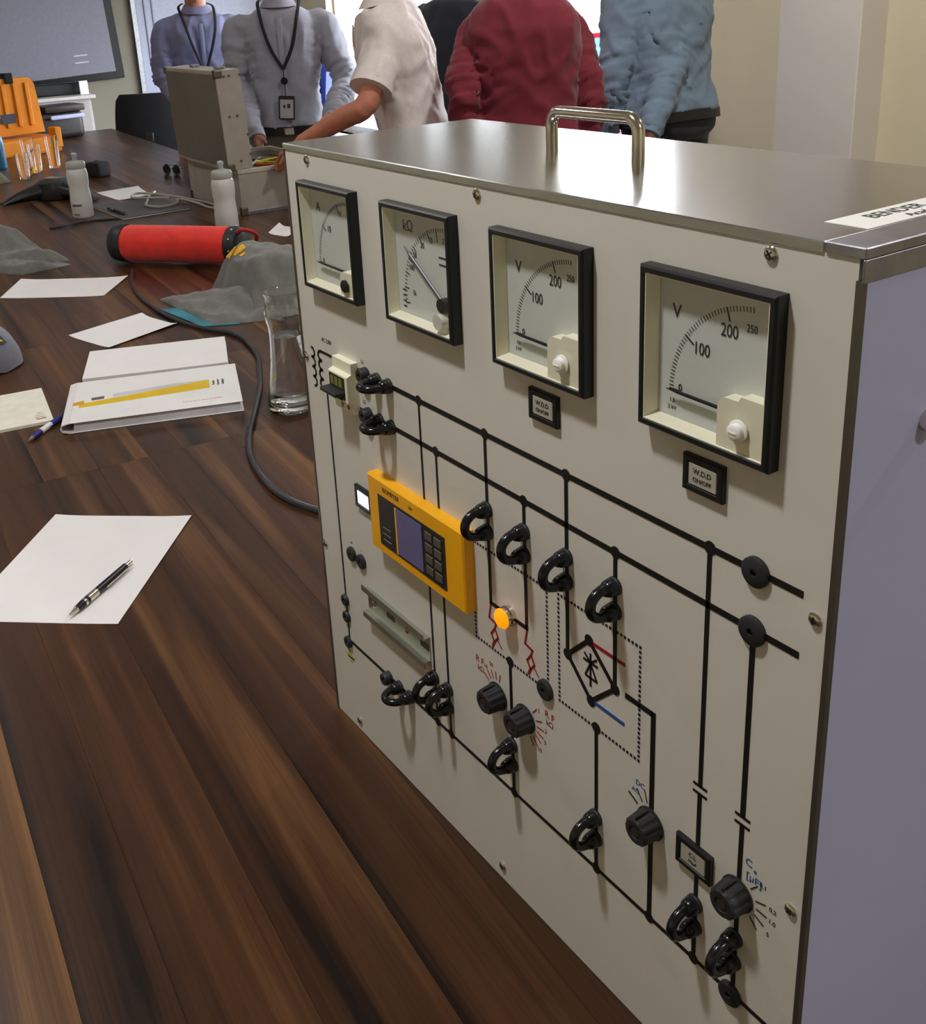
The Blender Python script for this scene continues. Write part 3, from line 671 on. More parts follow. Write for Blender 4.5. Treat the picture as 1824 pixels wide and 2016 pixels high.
MB().box((0, 0, 0), (.302, .196, .006), .0006).build('backing_board', m_fold, pd); MB().box((.001, .001, .006), (.301, .195, .0185), .0004).build('sheet_block', M_PAPER, pd)
# ---- note pad at the table edge side
npd = thing('notepad', 'cream notepad with small print beside the blue pen', 'notepad', on(-1.098, -.019), 0)
ang = math.atan2(.029, -.207); e1 = Vector((math.cos(ang), math.sin(ang))); e2 = Vector((e1.y, -e1.x)) * -1
npd.rotation_euler = (0, 0, ang)
MB().box((0, -.0, 0), (.209, .15, .0015), .0004).build('backing_board', mat('cream_card', (222, 216, 200), .6), npd); MB().box((.0006, .0006, .0015), (.2084, .1494, .006), .0003).build('sheet_block', mat('cream_paper', (228, 224, 208), .7), npd)
for k in range(3): text('lettering', ('Notes', 'www', 'tel.')[k], .008, (.03 + .012*k, .022, .0062), (0, 0, PI/2), mat('print_green_grey', (120, 128, 110), .6), npd, depth=.0001)
MB().box((.018, .012, .006), (.024, .030, .0062)).build('printed_mark', mat('print_rust', (170, 110, 80), .6), npd)

# ---- carafe of water
cf = thing('water_carafe', 'clear glass carafe half full of water behind the cabinet edge', 'carafe', on(-.862, .372))
prof_o = [(.002, 0), (.040, 0), (.0455, .004), (.0462, .012), (.0445, .028), (.0395, .058), (.0345, .092), (.0318, .125), (.0310, .150), (.0318, .165), (.0352, .178), (.0372, .190), (.0350, .204), (.0322, .213), (.0338, .224), (.0372, .232)]
prof_i = [(.0356, .232), (.0322, .224), (.0304, .213), (.0330, .204), (.0352, .190), (.0332, .178), (.0300, .165), (.0292, .150), (.0300, .125), (.0326, .092), (.0376, .058), (.0424, .028), (.0425, .018), (.036, .013), (.002, .013)]
MB().lathe(prof_o + prof_i, 48).build('glass_body', mat('clear_glass', (250, 252, 252), .01, trans=1.0, ior=1.47, var=0), cf, True)
MB().lathe([(.002, .0134), (.0355, .0134), (.0420, .0184), (.0419, .028), (.0371, .058), (.0321, .092), (.0295, .125), (.0288, .148), (.002, .148)], 48).build('water', mat('water', (248, 252, 255), .0, trans=1.0, ior=1.33, var=0), cf, True)
# ---- sports bottles
m_bot = mat('frosted_white_plastic', (208, 206, 202), .42, var=.02, sheen=.1)
m_botcap = mat('pale_grey_cap', (172, 172, 168), .45)
def sports_bottle(x, y, label, print_=False):
    t = thing('sports_bottle', label, 'bottle', on(x, y), 0, 'white sports bottles')
    MB().lathe([(.002, 0), (.034, 0), (.037, .004), (.037, .06), (.0345, .09), (.033, .105), (.036, .122), (.0368, .150), (.034, .166), (.030, .172), (.002, .172)], 32).build('bottle_body', m_bot, t, True)
    c = MB().lathe([(.002, .172), (.0325, .172), (.0335, .176), (.0335, .190), (.030, .195), (.014, .199), (.002, .199)], 32).build('screw_cap', m_botcap, t, True)
    MB().lathe([(.001, .199), (.0085, .199), (.0085, .210), (.0105, .213), (.0105, .221), (.006, .225), (.001, .225)], 20).build('spout', m_botcap, c, True)
    t.scale = (1.08, 1.08, 1.08)
    if print_:
        for (z0, z1, k) in ((.042, .050, 1), (.012, .016, .7)):
            rr = .0373; ring = []
            for z in (z0, z1): ring.append([Vector((rr*math.cos(a), rr*math.sin(a), z)) for a in [math.radians(-75 + 60*i/8*k) for i in range(9)]])
            MB().ring_loft(ring, False, False).build('printed_band', mat('print_grey', (104, 98, 104), .4), t)
    return t
sports_bottle(-3.26, .662, 'frosted white sports bottle with grey print by the conference phone', True)
sports_bottle(-2.545, .955, 'plain frosted white sports bottle between red roll and metal case')
# ---- red roll
ra, rb_ = Vector((-2.33, .535, .062)), Vector((-2.0, .80, .062)); rd = (rb_ - ra).normalized(); RL = .43
rt = thing('red_fabric_roll', 'red fabric tube roll with black end caps lying on the table', 'roll', on(-2.37, .522), math.atan2(rd.y, rd.x))
pts = [(.03 + .37*k/24, 0, .060) for k in range(25)]
me = MB().tube(pts, [.0555 + .0015*noise.noise(Vector((k*.9, 0, 3))) + (.001 if k not in (0, 24) else -.004) for k in range(25)], 36)
MBm = me; o = me.build('fabric_sleeve', mat('red_woven_fabric', (228, 44, 30), .8, var=.12, scale=25, bump=.5, bscale=220, sheen=.3), rt, True)
MB().tube([(-.012, 0, .060), (-.004, 0, .060), (.02, 0, .060), (.036, 0, .060)], [.046, .054, .0585, .058], 36).build('end_cap', M_SOFTBLACK, rt, True)
MB().tube([(.392, 0, .060), (.405, 0, .060), (.425, 0, .060), (.432, 0, .060)], [.057, .0575, .055, .046], 36).build('end_cap', M_SOFTBLACK, rt, True)
for k in range(5):
    a = math.radians(-40 + 35*k); MB().ell((.412, -.0575*math.cos(a), .060 + .0575*math.sin(a)), .004, .004, .004, n=10, m=6).build('rivet', M_CHROME, rt, True)
MB().tube(spline([(.428, -.02, .10), (.45, -.035, .115), (.475, -.03, .112), (.485, -.01, .095), (.47, .01, .07)]), .006, 8).build('carry_strap', mat('red_webbing', (176, 40, 46), .7), rt, True)
# ---- cloth things: grey cap, grey bags
m_grey = mat('grey_cotton', (104, 102, 96), .9, var=.1, scale=60, bump=.5, bscale=700, sheen=.3)
m_grey2 = mat('blue_grey_cotton', (112, 114, 126), .9, var=.1, scale=60, bump=.5, bscale=700, sheen=.3)
def cloth(name, poly, hfun, m, parent, n=34, wr=.004, seed=0.0):
    """slumped cloth over a four-sided footprint, closed below; poly in the parent's x, y"""
    P = [Vector((p[0], p[1], 0)) for p in poly]; q = MB(); bm = q.bm; V = []
    for j in range(n+1):
        r = []
        for i in range(n+1):
            s, t = i/n, j/n; v = P[0].lerp(P[1], s).lerp(P[3].lerp(P[2], s), t)
            edge = min(s, 1-s, t, 1-t); e = min(1, edge*9) ** .6
            h = hfun(s, t) + wr * (noise.noise(Vector((s*5 + seed, t*5, seed))) + .7*abs(noise.noise(Vector((s*9 + t*6, t*3 - s*2, seed + 5))))) * e
            v.x += .006*noise.noise(Vector((s*4, t*4, seed + 9))); v.y += .006*noise.noise(Vector((s*4, t*4, seed + 19)))
            v.z = max(.002, .002 + h*e); r.append(v)
        V.append(r)
    T = [[bm.verts.new(v) for v in r] for r in V]; B = [[bm.verts.new((v.x, v.y, 0)) for v in r] for r in V]
    for j in range(n):
        for i in range(n):
            bm.faces.new((T[j][i], T[j][i+1], T[j+1][i+1], T[j+1][i])); bm.faces.new((B[j][i], B[j+1][i], B[j+1][i+1], B[j][i+1]))
    for k in range(n):
        bm.faces.new((T[0][k+1], T[0][k], B[0][k], B[0][k+1])); bm.faces.new((T[n][k], T[n][k+1], B[n][k+1], B[n][k]))
        bm.faces.new((T[k][0], T[k+1][0], B[k+1][0], B[k][0])); bm.faces.new((T[k+1][n], T[k][n], B[k][n], B[k+1][n]))
    bmesh.ops.recalc_face_normals(bm, faces=bm.faces)
    o = q.build(name, m, parent, True); o_grid[0] = V; return o
o_grid = [None]
def emblem(i0, i1, j0, j1, m, parent, name='emblem'):
    V = o_grid[0]; top = []; n = len(V) - 1
    for j in range(j0, j1 + 1):
        r = []
        for i in range(i0, i1 + 1):
            nn = (V[j][min(n, i+1)] - V[j][i-1]).cross(V[min(n, j+1)][i] - V[j-1][i]).normalized(); r.append(V[j][i] + nn*.0018)
        top.append(r)
    return MB().ring_loft(top, False, False).build(name, m, parent, True)
g = lambda s, t, a, b, w1, w2: math.exp(-((s-a)/w1)**2 - ((t-b)/w2)**2)
# bag with the teal leaflet: flat mouth towards the camera's left, bulky bottom by the roll
bx, by = -1.83, .455
gb = thing('cloth_bag', 'grey cotton bag with yellow emblem and a teal leaflet sticking out', 'bag', on(bx, by))
cloth('bag_mouth', [(0, 0), (.33, .012), (.41, .17), (.07, .16)], lambda s, t: .010 + .030*t*t + .014*math.sin(s*7 - t*2)*t, m_grey, gb, wr=.010, seed=2.3)
cloth('bag_body', [(-.015, .155), (.37, .115), (.45, .33), (.03, .40)], lambda s, t: .128*math.exp(-abs((s-.36)/.47)**3.2) * math.exp(-abs((t-.52)/.50)**4) + .012*math.sin(s*9 + t*4)*t, m_grey, gb, wr=.019, seed=7.9)
m_emb = mat('yellow_print', (236, 178, 30), .6)
emblem(4, 7, 5, 8, m_emb, gb); emblem(8, 11, 6, 10, m_emb, gb); emblem(12, 13, 7, 9, m_emb, gb)
MB().prism([(.10, -.035), (.325, -.012), (.37, .07), (.14, .06)], 2, .0008, .0022).build('leaflet', mat('teal_leaflet', (36, 120, 134), .4, var=.5, scale=9), gb)
# grey cap
cp = thing('baseball_cap', 'blue grey cloth cap with a yellow emblem lying beside the notepad', 'cap', on(-1.565, -.062), math.radians(35))
rings = []
for i in range(11):
    a = PI/2 * i / 10.5
    rings.append([Vector(((.098*math.cos(a)*(1 + .05*noise.noise(Vector((k*.7, i*.4, 1))))) * math.cos(2*PI*k/28), .088*math.cos(a)*(1 + .06*noise.noise(Vector((k*.6, i*.4, 7)))) * math.sin(2*PI*k/28), .004 + .105*math.sin(a) + .006*noise.noise(Vector((k*.8, i*.9, 3))))) for k in range(28)])
MB().ring_loft(rings).build('crown', m_grey2, cp, True)
vz = MB(); poly = [(-.07 - .095*math.sin(PI*k/14)*1.0, .078*math.cos(PI*k/14)) for k in range(15)]
vz.prism(poly + [(-.05, -.07), (-.05, .07)], 2, .010, .0135); vz.build('visor', m_grey2, cp)
MB().ell((0, 0, .109), .008, .008, .005, n=12, m=6).build('top_button', m_grey2, cp, True)
e = MB()
for k in range(2):
    pl_ = []
    for (a, h) in ((-.32, .062), (.32, .062), (.30, .088), (-.30, .088)) if k == 0 else ((-.2, .068), (.22, .068), (.0, .083), (-.05, .083)):
        rr = .0995*math.cos(math.asin(min(.98, (h - .004)/.105))) + .004 + .001*k
        pl_.append((a, h, rr))
    pts3 = [Vector((rr*math.cos(a - .22), rr*.9*math.sin(a - .22), h)) for a, h, rr in pl_]
    pin = [p * .985 for p in pts3]
    MB().ring_loft([pin, pts3]).build('emblem_patch' if k == 0 else 'emblem', M_SOFTBLACK if k == 0 else m_emb, cp)
# second bag, dark mouth, by the left of the roll
b2 = thing('cloth_bag', 'slumped plain grey cotton bag beyond the white sheets', 'bag', on(-2.62, .10))
cloth('bag_body', [(-.16, -.06), (.10, .10), (.11, .30), (-.30, .16)], lambda s, t: .02 + .105*g(s, t, .25, .55, .4, .5), m_grey, b2, wr=.018, seed=12.1)
cloth('bag_flap', [(.02, .02), (.20, .13), (.17, .29), (.0, .22)], lambda s, t: .010 + .012*math.sin(5*t), m_grey, b2, wr=.010, seed=15.5)
# ---- aluminium case, lid open
ch0 = Vector((-2.775, 1.112)); m_alu2 = mat('dull_aluminium_sheet', (168, 160, 150), .5, .25, var=.06, scale=20, bump=.08, bscale=250); m_aludk = mat('shaded_aluminium_sheet', (112, 108, 98), .5, .2, var=.04)
case_ = thing('aluminium_case', 'open aluminium instrument case with lid tilted back', 'case', on(ch0.x, ch0.y), math.radians(-2))
CL, CDp, Hb = .56, .365, .165           # local: +x towards the camera end (x from -CL to 0), y from hinge
bb = MB(); t_ = .006
bb.box((-CL, 0, 0), (0, CDp, t_)); bb.box((-CL, 0, t_), (0, t_, Hb)); bb.box((-CL, CDp - t_, t_), (0, CDp, Hb)); bb.box((-CL, t_, t_), (-CL + t_, CDp - t_, Hb)); bb.box((-t_, t_, t_), (0, CDp - t_, Hb))
bb.build('base_shell', m_alu2, case_)
rim = MB(); rim.box((-CL - .002, -.002, Hb - .012), (.003, .008, Hb + .004), .001); rim.box((-CL - .002, CDp - .008, Hb - .012), (.003, CDp + .002, Hb + .004), .001); rim.box((-.008, .008, Hb - .012), (.003, CDp - .008, Hb + .004), .001); rim.box((-CL - .002, .008, Hb - .012), (-CL + .008, CDp - .008, Hb + .004), .001)
rim.build('base_rim', mat('bright_rim', (206, 202, 188), .35, .5), case_)
fr_ = MB(); fr_.box((-.006, .02, -.0), (.004, CDp - .02, .014), .001); fr_.build('bottom_profile', M_ALU, case_)
MB().box((-.02, -.004, 0), (.005, .022, .03), .004, 2).build('corner_guard', M_TRIM, case_); MB().box((-CL - .004, -.004, 0), (-CL + .022, .022, .03), .004, 2).build('corner_guard', M_TRIM, case_)
lid = MB(); LH, LT = .350, .092; tilt = math.radians(2)
LM = Matrix.Translation((0, -.032, Hb + .004)) @ Matrix.Rotation(tilt, 4, 'X')
lid.box((-CL, -.0, 0), (0, .005, LH), 0, 1, LM); lid.box((-CL, .005, 0), (0, LT, .005), 0, 1, LM); lid.box((-CL, .005, LH - .005), (0, LT, LH), 0, 1, LM); lid.box((-.005, .005, .005), (0, LT, LH - .005), 0, 1, LM); lid.box((-CL, .005, .005), (-CL + .005, LT, LH - .005), 0, 1, LM)
ldo = lid.build('lid_shell', m_alu2, case_)
MB().box((-CL + .012, -.004, .012), (-.012, .0005, LH - .012), .001, 1, LM).build('lid_skin', m_aludk, ldo)  # outer lid face in darker aluminium: its shade is put into the colour
for (xa, za) in ((0, LH), (0, 0), (-CL, LH)):
    MB().box((xa - .02 if xa == 0 else xa - .004, -.006, za - .024 if za else -.004), (xa + .005 if xa == 0 else xa + .02, .024, za + .004 if za else .024), .005, 2, LM).build('corner_guard', M_TRIM, ldo)
for (yy2, zz2) in ((.05, .33), (.09, .33), (.03, .19), (.06, .19), (.09, .05), (.05, .03), (.09, .12), (.03, .33)):
    MB().tube([LM @ Vector((0, yy2, zz2)), LM @ Vector((.003, yy2, zz2))], .0042, 10).build('rivet', M_TRIM, ldo, True)
for xq in (-.1, -.36): MB().box((xq - .02, .04, LH), (xq + .02, .07, LH + .010), .003, 1, LM).build('latch', M_ALU, ldo)
MB().box((-CL + .01, .01, .09), (-.012, CDp - .012, .135)).build('foam_insert', mat('grey_green_foam', (96, 98, 92), .9, bump=.4, bscale=90), case_)
m_lead = mat('yellow_green_lead', (190, 180, 44), .5); m_leadr = mat('red_lead', (176, 44, 40), .5)
rl = random.Random(5)
for k in range(7):
    p0 = [(rl.uniform(-.42, -.04), rl.uniform(.06, CDp - .06), .142 + .006*rl.random() + .01*math.sin(q*1.7 + k)) for q in range(5)]
    MB().tube(spline(p0), .0045, 7).build('test_lead', (m_lead, m_lead, m_leadr, M_SOFTBLACK, m_lead, mat('grey_lead', (140, 138, 130), .5), m_lead)[k], case_, True)
# ---- conference phone
ph = thing('conference_phone', 'black conference phone with drooping wings beside the sports bottle', 'phone', on(-3.80, .70), math.radians(32)); ph.scale = (1.1, 1.1, 1.15)
for k in range(3):
    a = 2*PI*k/3; d = Vector((math.cos(a), math.sin(a), 0)); n_ = Vector((-d.y, d.x, 0)); rr = []
    for i in range(9):
        f = i/8; hw = .055*(1 - .62*f); hz = .062*(1 - f**1.7) + .010; c = d*(.205*f)
        rr.append([c + n_*hw*math.cos(2*PI*j/14) + Vector((0, 0, max(.003, hz*.5 + hz*.5*math.sin(2*PI*j/14)))) for j in range(14)])
    MB().ring_loft(rr).build('speaker_wing', M_BLACK, ph, True)
MB().lathe([(.002, .004), (.075, .004), (.078, .03), (.068, .062), (.05, .073), (.002, .076)], 30).build('housing', M_BLACK, ph, True)
MB().box((-.03, -.022, .0745), (.03, .022, .0775), .002).build('display', mat('grey_lcd', (120, 124, 118), .2), ph)
MB().tube([(-.16, -.06, .012), (-.10, -.085, .014)], .004, 8).build('chrome_edge', M_CHROME, ph, True)
# ---- notebook, pale cable, probe lead, other cables
nb = thing('notebook', 'dark grey closed notebook under the pale cable', 'notebook', on(-3.42, .745), math.radians(1))
MB().box((0, 0, 0), (.36, .27, .0015), .0005).build('back_cover', M_SOFTBLACK, nb); MB().box((.002, .002, .0015), (.357, .268, .0062)).build('pages', M_PAPER, nb); MB().box((0, 0, .0062), (.36, .27, .0078), .0005).build('front_cover', mat('dark_grey_cover', (78, 76, 76), .5), nb)
def cable(name, pts, r, m, label, cat='cable'):
    c = Vector(pts[0]); o = MB().tube([p - Vector((c.x, c.y, 0)) for p in spline(pts, 10)], r, 8).build(name, m, None, True, loc=(c.x, c.y, TZ))
    return tag(o, label, cat)
m_pale = mat('pale_grey_cable', (176, 170, 158), .45); m_blkc = mat('black_rubber_cable', (44, 46, 52), .38)
cable('coiled_cable', [(-3.52, 1.04, 0.0145), (-3.42, .98, 0.0155), (-3.30, .93, 0.0150), (-3.22, .90, 0.0145), (-3.14, .93, 0.0145), (-3.16, 1.0, 0.0155), (-3.24, 1.04, 0.0165), (-3.12, 1.06, 0.0165), (-3.0, 1.07, 0.0105), (-2.98, 1.10, 0.0065), (-3.1, 1.11, 0.0085), (-3.3, 1.06, 0.0155), (-3.45, 1.0, 0.0195), (-3.50, .95, 0.0205), (-3.42, .91, 0.0195), (-3.34, .96, 0.0205), (-3.28, 1.02, 0.0205)], .0045, m_pale, 'pale grey cable tangled on the notebook by the metal case')
cable('test_probe_lead', [(-3.10, .491, .004), (-3.10, .56, .006), (-3.13, .64, .005), (-3.115, .70, .004), (-3.09, .745, .004)], .0042, m_blkc, 'thin dark lead curving past the printed sports bottle')
cable('mains_cord', [(-2.2, .50, .0062), (-2.05, .452, .0062), (-1.871, .416, .0062), (-1.70, .407, .0062), (-1.56, .415, .0062), (-1.46, .44, .0062), (-1.36, .475, .0062), (-1.2, .45, .0062), (-1.09, .405, .0062), (-1.0, .366, .0062), (-.939, .333, .0062), (-.85, .283, .0062), (-.782, .245, .0062), (-.71, .212, .0062), (-.654, .196, .0062), (-.575, .181, .0062), (-.506, .18, .0062), (-.434, .198, .0062), (-.3, .26, .0062), (-.12, .33, .0062), (.05, .32, .0062)], .0052, m_blkc, 'black mains cord winding past the folder to the cabinet')
# ---- spectacles and small black case
def spectacles(x, y, rz, label):
    t = thing('spectacles', label, 'glasses', on(x, y, .0012), rz)
    for sx in (-1, 1):
        MB().tube([(sx*.034 + .026*math.cos(a), 0, .022 + .020*math.sin(a)) for a in [2*PI*k/20 for k in range(21)]], .0024, 6).build('rim', M_BLACK, t, True)
        MB().lathe([(.001, -.0006), (.025, -.0006), (.025, .0006), (.001, .0006)], 20, M=Matrix.Translation((sx*.034, 0, .022)) @ Matrix.Rotation(PI/2, 4, 'X')).build('lens', mat('dark_lens', (30, 28, 28), .08), t)
        MB().tube([(sx*.061, 0, .030), (sx*.063, .06, .031), (sx*.062, .12, .012), (sx*.060, .14, .004)], .0022, 6).build('temple', M_BLACK, t, True)
    MB().tube([(-.010, 0, .026), (0, 0, .030), (.010, 0, .026)], .0024, 6).build('bridge', M_BLACK, t, True)
spectacles(-4.52, 1.06, math.radians(60), 'black spectacles standing behind the printed sports bottle'); spectacles(-4.02, 1.30, math.radians(20), 'black spectacles left beside the hinge of the metal case')
ps = MB().box((-.05, -.04, 0), (.05, .04, .07), .018, 3); tag(ps.build('camera_pouch', mat('black_nylon', (34, 32, 34), .8, bump=.3), None, True, loc=on(-4.28, 1.03), rot=(0, 0, .4)), 'small black pouch beside the printed sports bottle', 'pouch')
pk = MB().box((-.055, -.035, 0), (.055, .035, .05), .014, 3); tag(pk.build('equipment_pouch', mat('dark_violet_nylon', (58, 50, 54), .8, bump=.3), None, True, loc=on(-2.02, 1.02), rot=(0, 0, .5)), 'small dark pouch behind the grey bag and cabinet edge', 'pouch')
# ---- drinking glasses, blue bottle, yellow clip, grey pouch
m_gl = mat('clear_glass', (250, 252, 252), .01)
def tumbler(x, y, h, r, where):
    o = MB().lathe([(.002, 0), (r*.74, 0), (r*.8, .004), (r, h), (r - .002, h), (r*.8 - .003, .012), (.002, .012)], 26).build('drinking_glass', m_gl, None, True, loc=on(x, y))
    tag(o, 'clear drinking glass ' + where, 'glass', 'drinking glasses by the orange case')
tumbler(-4.92, .865, .15, .036, 'nearest the blue bottle'); tumbler(-4.80, .96, .16, .036, 'nearest the orange case'); tumbler(-4.70, .845, .14, .034, 'in front of the blue bottle'); tumbler(-4.53, .745, .12, .032, 'next to the conference phone')
bt = thing('water_bottle', 'blue labelled water bottle standing beside the drinking glasses', 'bottle', on(-5.05, .745))
MB().lathe([(.002, 0), (.033, 0), (.035, .004), (.035, .13), (.03, .16), (.014, .185), (.012, .195), (.002, .195)], 26).build('bottle_body', mat('blue_bottle', (70, 126, 160), .25), bt, True)
MB().lathe([(.002, .195), (.0145, .195), (.0145, .212), (.002, .212)], 20).build('bottle_cap', mat('white_cap', (226, 228, 230), .4), bt, True)
yc = MB().tube(spline([(-.02, 0, .006), (-.01, .01, .02), (.01, .012, .035), (.022, 0, .02), (.01, -.014, .008), (-.012, -.012, .012)]), .009, 8); tag(yc.build('yellow_clip', mat('yellow_clip', (222, 166, 30), .5), None, True, loc=on(-4.62, .80)), 'yellow test clip lying among the drinking glasses', 'clip')
gp = thing('cloth_pouch', 'grey green cloth pouch in front of the blue bottle', 'pouch', on(-4.55, .60)); cloth('pouch_body', [(-.08, -.07), (.09, -.05), (.08, .07), (-.09, .06)], lambda s, t: .055*g(s, t, .5, .5, .5, .5), mat('grey_green_cotton', (104, 104, 88), .9, bump=.4), gp, n=20, wr=.012, seed=31)
# ---- orange hard case
oc = thing('hard_case', 'orange hard plastic case standing open with a black latch', 'case', on(-5.60, .90), math.radians(14))
oc.scale = (1.0, 1.0, 1.05)
m_or = mat('orange_hard_plastic', (232, 142, 16), .45, var=.04, scale=12)
lidp = MB().prism([(-.25, .10), (.245, .10), (.225, .36), (.20, .395), (-.20, .395), (-.225, .36)], 0, -.06, .02)
oco = lidp.build('case_lid', m_or, oc)
for k in range(6): MB().box((.02, -.19 + .07*k, .14), (.030, -.165 + .07*k, .37), .004).build('rib', m_or, oco)
MB().box((-.15, -.265, 0), (.16, .26, .085), .012, 2).build('case_base', m_or, oc)
MB().box((-.02, .05, .37), (.034, .10, .425), .005).build('latch', M_BLACK, oco); MB().box((.1, .22, .02), (.175, .262, .13), .006).build('latch', m_or, oc)
MB().box((.030, -.01, .165), (.034, .075, .215)).build('rating_plate', mat('dark_grey_plate', (66, 66, 78), .5), oco)
MB().tube(spline([(.036, -.02, .17), (.04, -.03, .24), (.04, -.08, .28), (.04, -.16, .27)]), .004, 6).build('lead', M_SOFTBLACK, oco, True)
# ---- black briefcase at the table end, with papers
bg_ = thing('shoulder_bag', 'black leather shoulder bag at the far table end', 'bag', on(-6.22, 1.32), math.radians(8))
MB().box((-.11, -.20, 0), (.11, .18, .17), .035, 3).build('bag_body', mat('black_leather', (36, 30, 32), .45, bump=.3, bscale=150), bg_, True)
MB().box((-.10, -.07, .165), (.13, .19, .205), .012, 2).build('bag_flap', mat('dark_brown_leather', (48, 34, 32), .45, bump=.3), bg_, True)
MB().box((.13, -.05, .125), (.155, .17, .150), .01, 2).build('papers', mat('blue_white_paper', (190, 196, 232), .6), bg_)
MB().tube(spline([(.05, -.20, .12), (.11, -.25, .15), (.13, -.22, .06), (.14, -.12, .03), (.15, .02, .03)]), .010, 8).build('shoulder_strap', MATS['black_leather'], bg_, True)

# ================================================================== end wall: screen, cabinet, sound bar, whiteboard
RW = lambda x, y, z: tuple(room(x, y, z))
tv = thing('wall_screen', 'large grey lit screen with black border on the end wall', 'screen', RW(RX0 + .04, .55, TZ + .215), TH)
tv.rotation_euler = (math.radians(2.5), 0, TH)
MB().box((-.03, -1.12, 0), (.02, 1.13, 1.35), .004).build('screen_border', M_BLACK, tv)
MB().box((.02, -1.05, .055), (.024, 1.07, 1.28)).build('screen_surface', mat('grey_lit_screen', (118, 117, 130), .5, emit=(150, 150, 172), estr=.08), tv)
for k in range(2): MB().box((.0242, .78, .14 + .05*k), (.0246, .88, .15 + .05*k)).build('screen_caption', mat('screen_caption', (190, 190, 200), .5), tv)
sb = thing('sideboard', 'low pale grey sideboard against the end wall', 'sideboard', RW(RX0 + .02, .6, 0), TH)
MB().box((0, -1.0, .05), (.42, .72, .90), .004).build('carcass', mat('pale_grey_laminate', (186, 182, 178), .5), sb)
for k in range(3): d_ = MB().box((.42, -.99 + .57*k, .07), (.436, -.435 + .57*k, .88), .003).build('door', MATS['pale_grey_laminate'], sb); MB().box((.436, -.48 + .57*k, .5), (.45, -.465 + .57*k, .62), .002).build('handle', M_CHROME, d_)
MB().box((-.0, -1.02, .90), (.45, .75, .925), .003).build('worktop', mat('white_laminate', (214, 210, 206), .4), sb)
MB().box((.04, -.98, 0), (.39, .70, .05)).build('plinth', M_SOFTBLACK, sb)
sbb = thing('sound_bar', 'black sound bar standing on the sideboard under the screen', 'sound bar', RW(RX0 + .22, .90, .925), TH)
MB().box((-.05, -.42, 0), (.06, .45, .085), .006).build('cabinet', M_BLACK, sbb); MB().box((.06, -.40, .01), (.064, .42, .075)).build('grille', M_SOFTBLACK, sbb)
cd = MB().box((-.02, -.03, 0), (.0, .03, .095), .001); tag(cd.build('name_card', mat('bright_card', (252, 252, 250), .5, emit=(255, 255, 255), estr=.0), None, loc=RW(RX0 + .36, 1.30, .925), rot=(0, 0, TH)), 'bright white card standing at the end of the sound bar', 'card')
wb = thing('whiteboard', 'bluish white whiteboard on the end wall behind the men', 'whiteboard', RW(RX0 + .01, 2.4, TZ + .10), TH)
MB().box((0, -.56, 0), (.02, .60, 1.3), .003).build('board_surface', mat('blue_white_board', (164, 168, 190), .35), wb)
MB().box((0, -.60, -.02), (.03, -.56, 1.32), .003).build('frame_side', M_ALU, wb); MB().box((0, -.56, -.02), (.03, .6, 0), .003).build('frame_bottom', M_ALU, wb)
for k in range(2): MB().box((.02, -.50 + .06*k, .22), (.028, -.49 + .06*k, 1.3)).build('cord', mat('grey_cord', (140, 142, 158), .5), wb)
# ---- chairs
def chair(name, label, x, y, rz, m, back_h):
    t = thing(name, label, 'chair', (x, y, 0), rz)
    MB().box((-.24, -.24, .42), (.24, .22, .50), .04, 3).build('seat', m, t, True)
    q = MB(); n = 10; rr = []
    for j in range(n + 1):
        f = j/n; z = .56 + (back_h - .56)*f; y_ = .24 + .06*f; hw = .235 - .03*f**3 - (.02 if j in (0, n) else 0)
        rr.append([Vector((hw*sx, y_ + dy - .03*(1 - (sx*sx)), z)) for sx, dy in ((-1, -.012), (-.5, -.028), (.5, -.028), (1, -.012), (1, .012), (.5, .03), (-.5, .03), (-1, .012))])
    q.ring_loft(rr).build('backrest', m, t, True)
    MB().box((-.03, .20, .40), (.03, .31, .70), .006).build('back_bracket', M_SOFTBLACK, t)
    MB().cyl((0, 0, .08), (0, 0, .42), .028, 16).build('gas_column', M_CHROME, t, True)
    for k in range(5):
        a = 2*PI*k/5 + .3; d = Vector((math.cos(a), math.sin(a), 0))
        l_ = MB().tube([Vector((0, 0, .10)), d*.16 + Vector((0, 0, .09)), d*.29 + Vector((0, 0, .062))], [.028, .022, .015], 8).build('foot', M_SOFTBLACK, t, True)
        MB().cyl(d*.29 + Vector((-d.y, d.x, 0))*.02 + Vector((0, 0, .03)), d*.29 - Vector((-d.y, d.x, 0))*.02 + Vector((0, 0, .03)), .03, 14).build('castor', M_BLACK, l_, True)
    for sx in (-1, 1):
        MB().tube([(sx*.27, -.12, .66), (sx*.275, .1, .66)], .018, 8).build('armrest', M_SOFTBLACK, t, True); MB().tube([(sx*.20, .05, .43), (sx*.275, .05, .48), (sx*.275, .03, .66)], .012, 8).build('arm_support', M_SOFTBLACK, t, True)
    return t
cpos = at(288, 218, 7.2); chair('office_chair', 'black office chair drawn up to the far side of the table', cpos.x + .23, cpos.y - .13, math.radians(58), mat('black_chair_fabric', (22, 22, 26), .8), 0.95)
cpos = at(515, 220, 5.75); chair('office_chair', 'bright blue office chair behind the man with the badge', cpos.x, cpos.y + .1, math.radians(-35), mat('blue_chair_fabric', (52, 74, 168), .8, var=.1, bump=.3), 1.18)

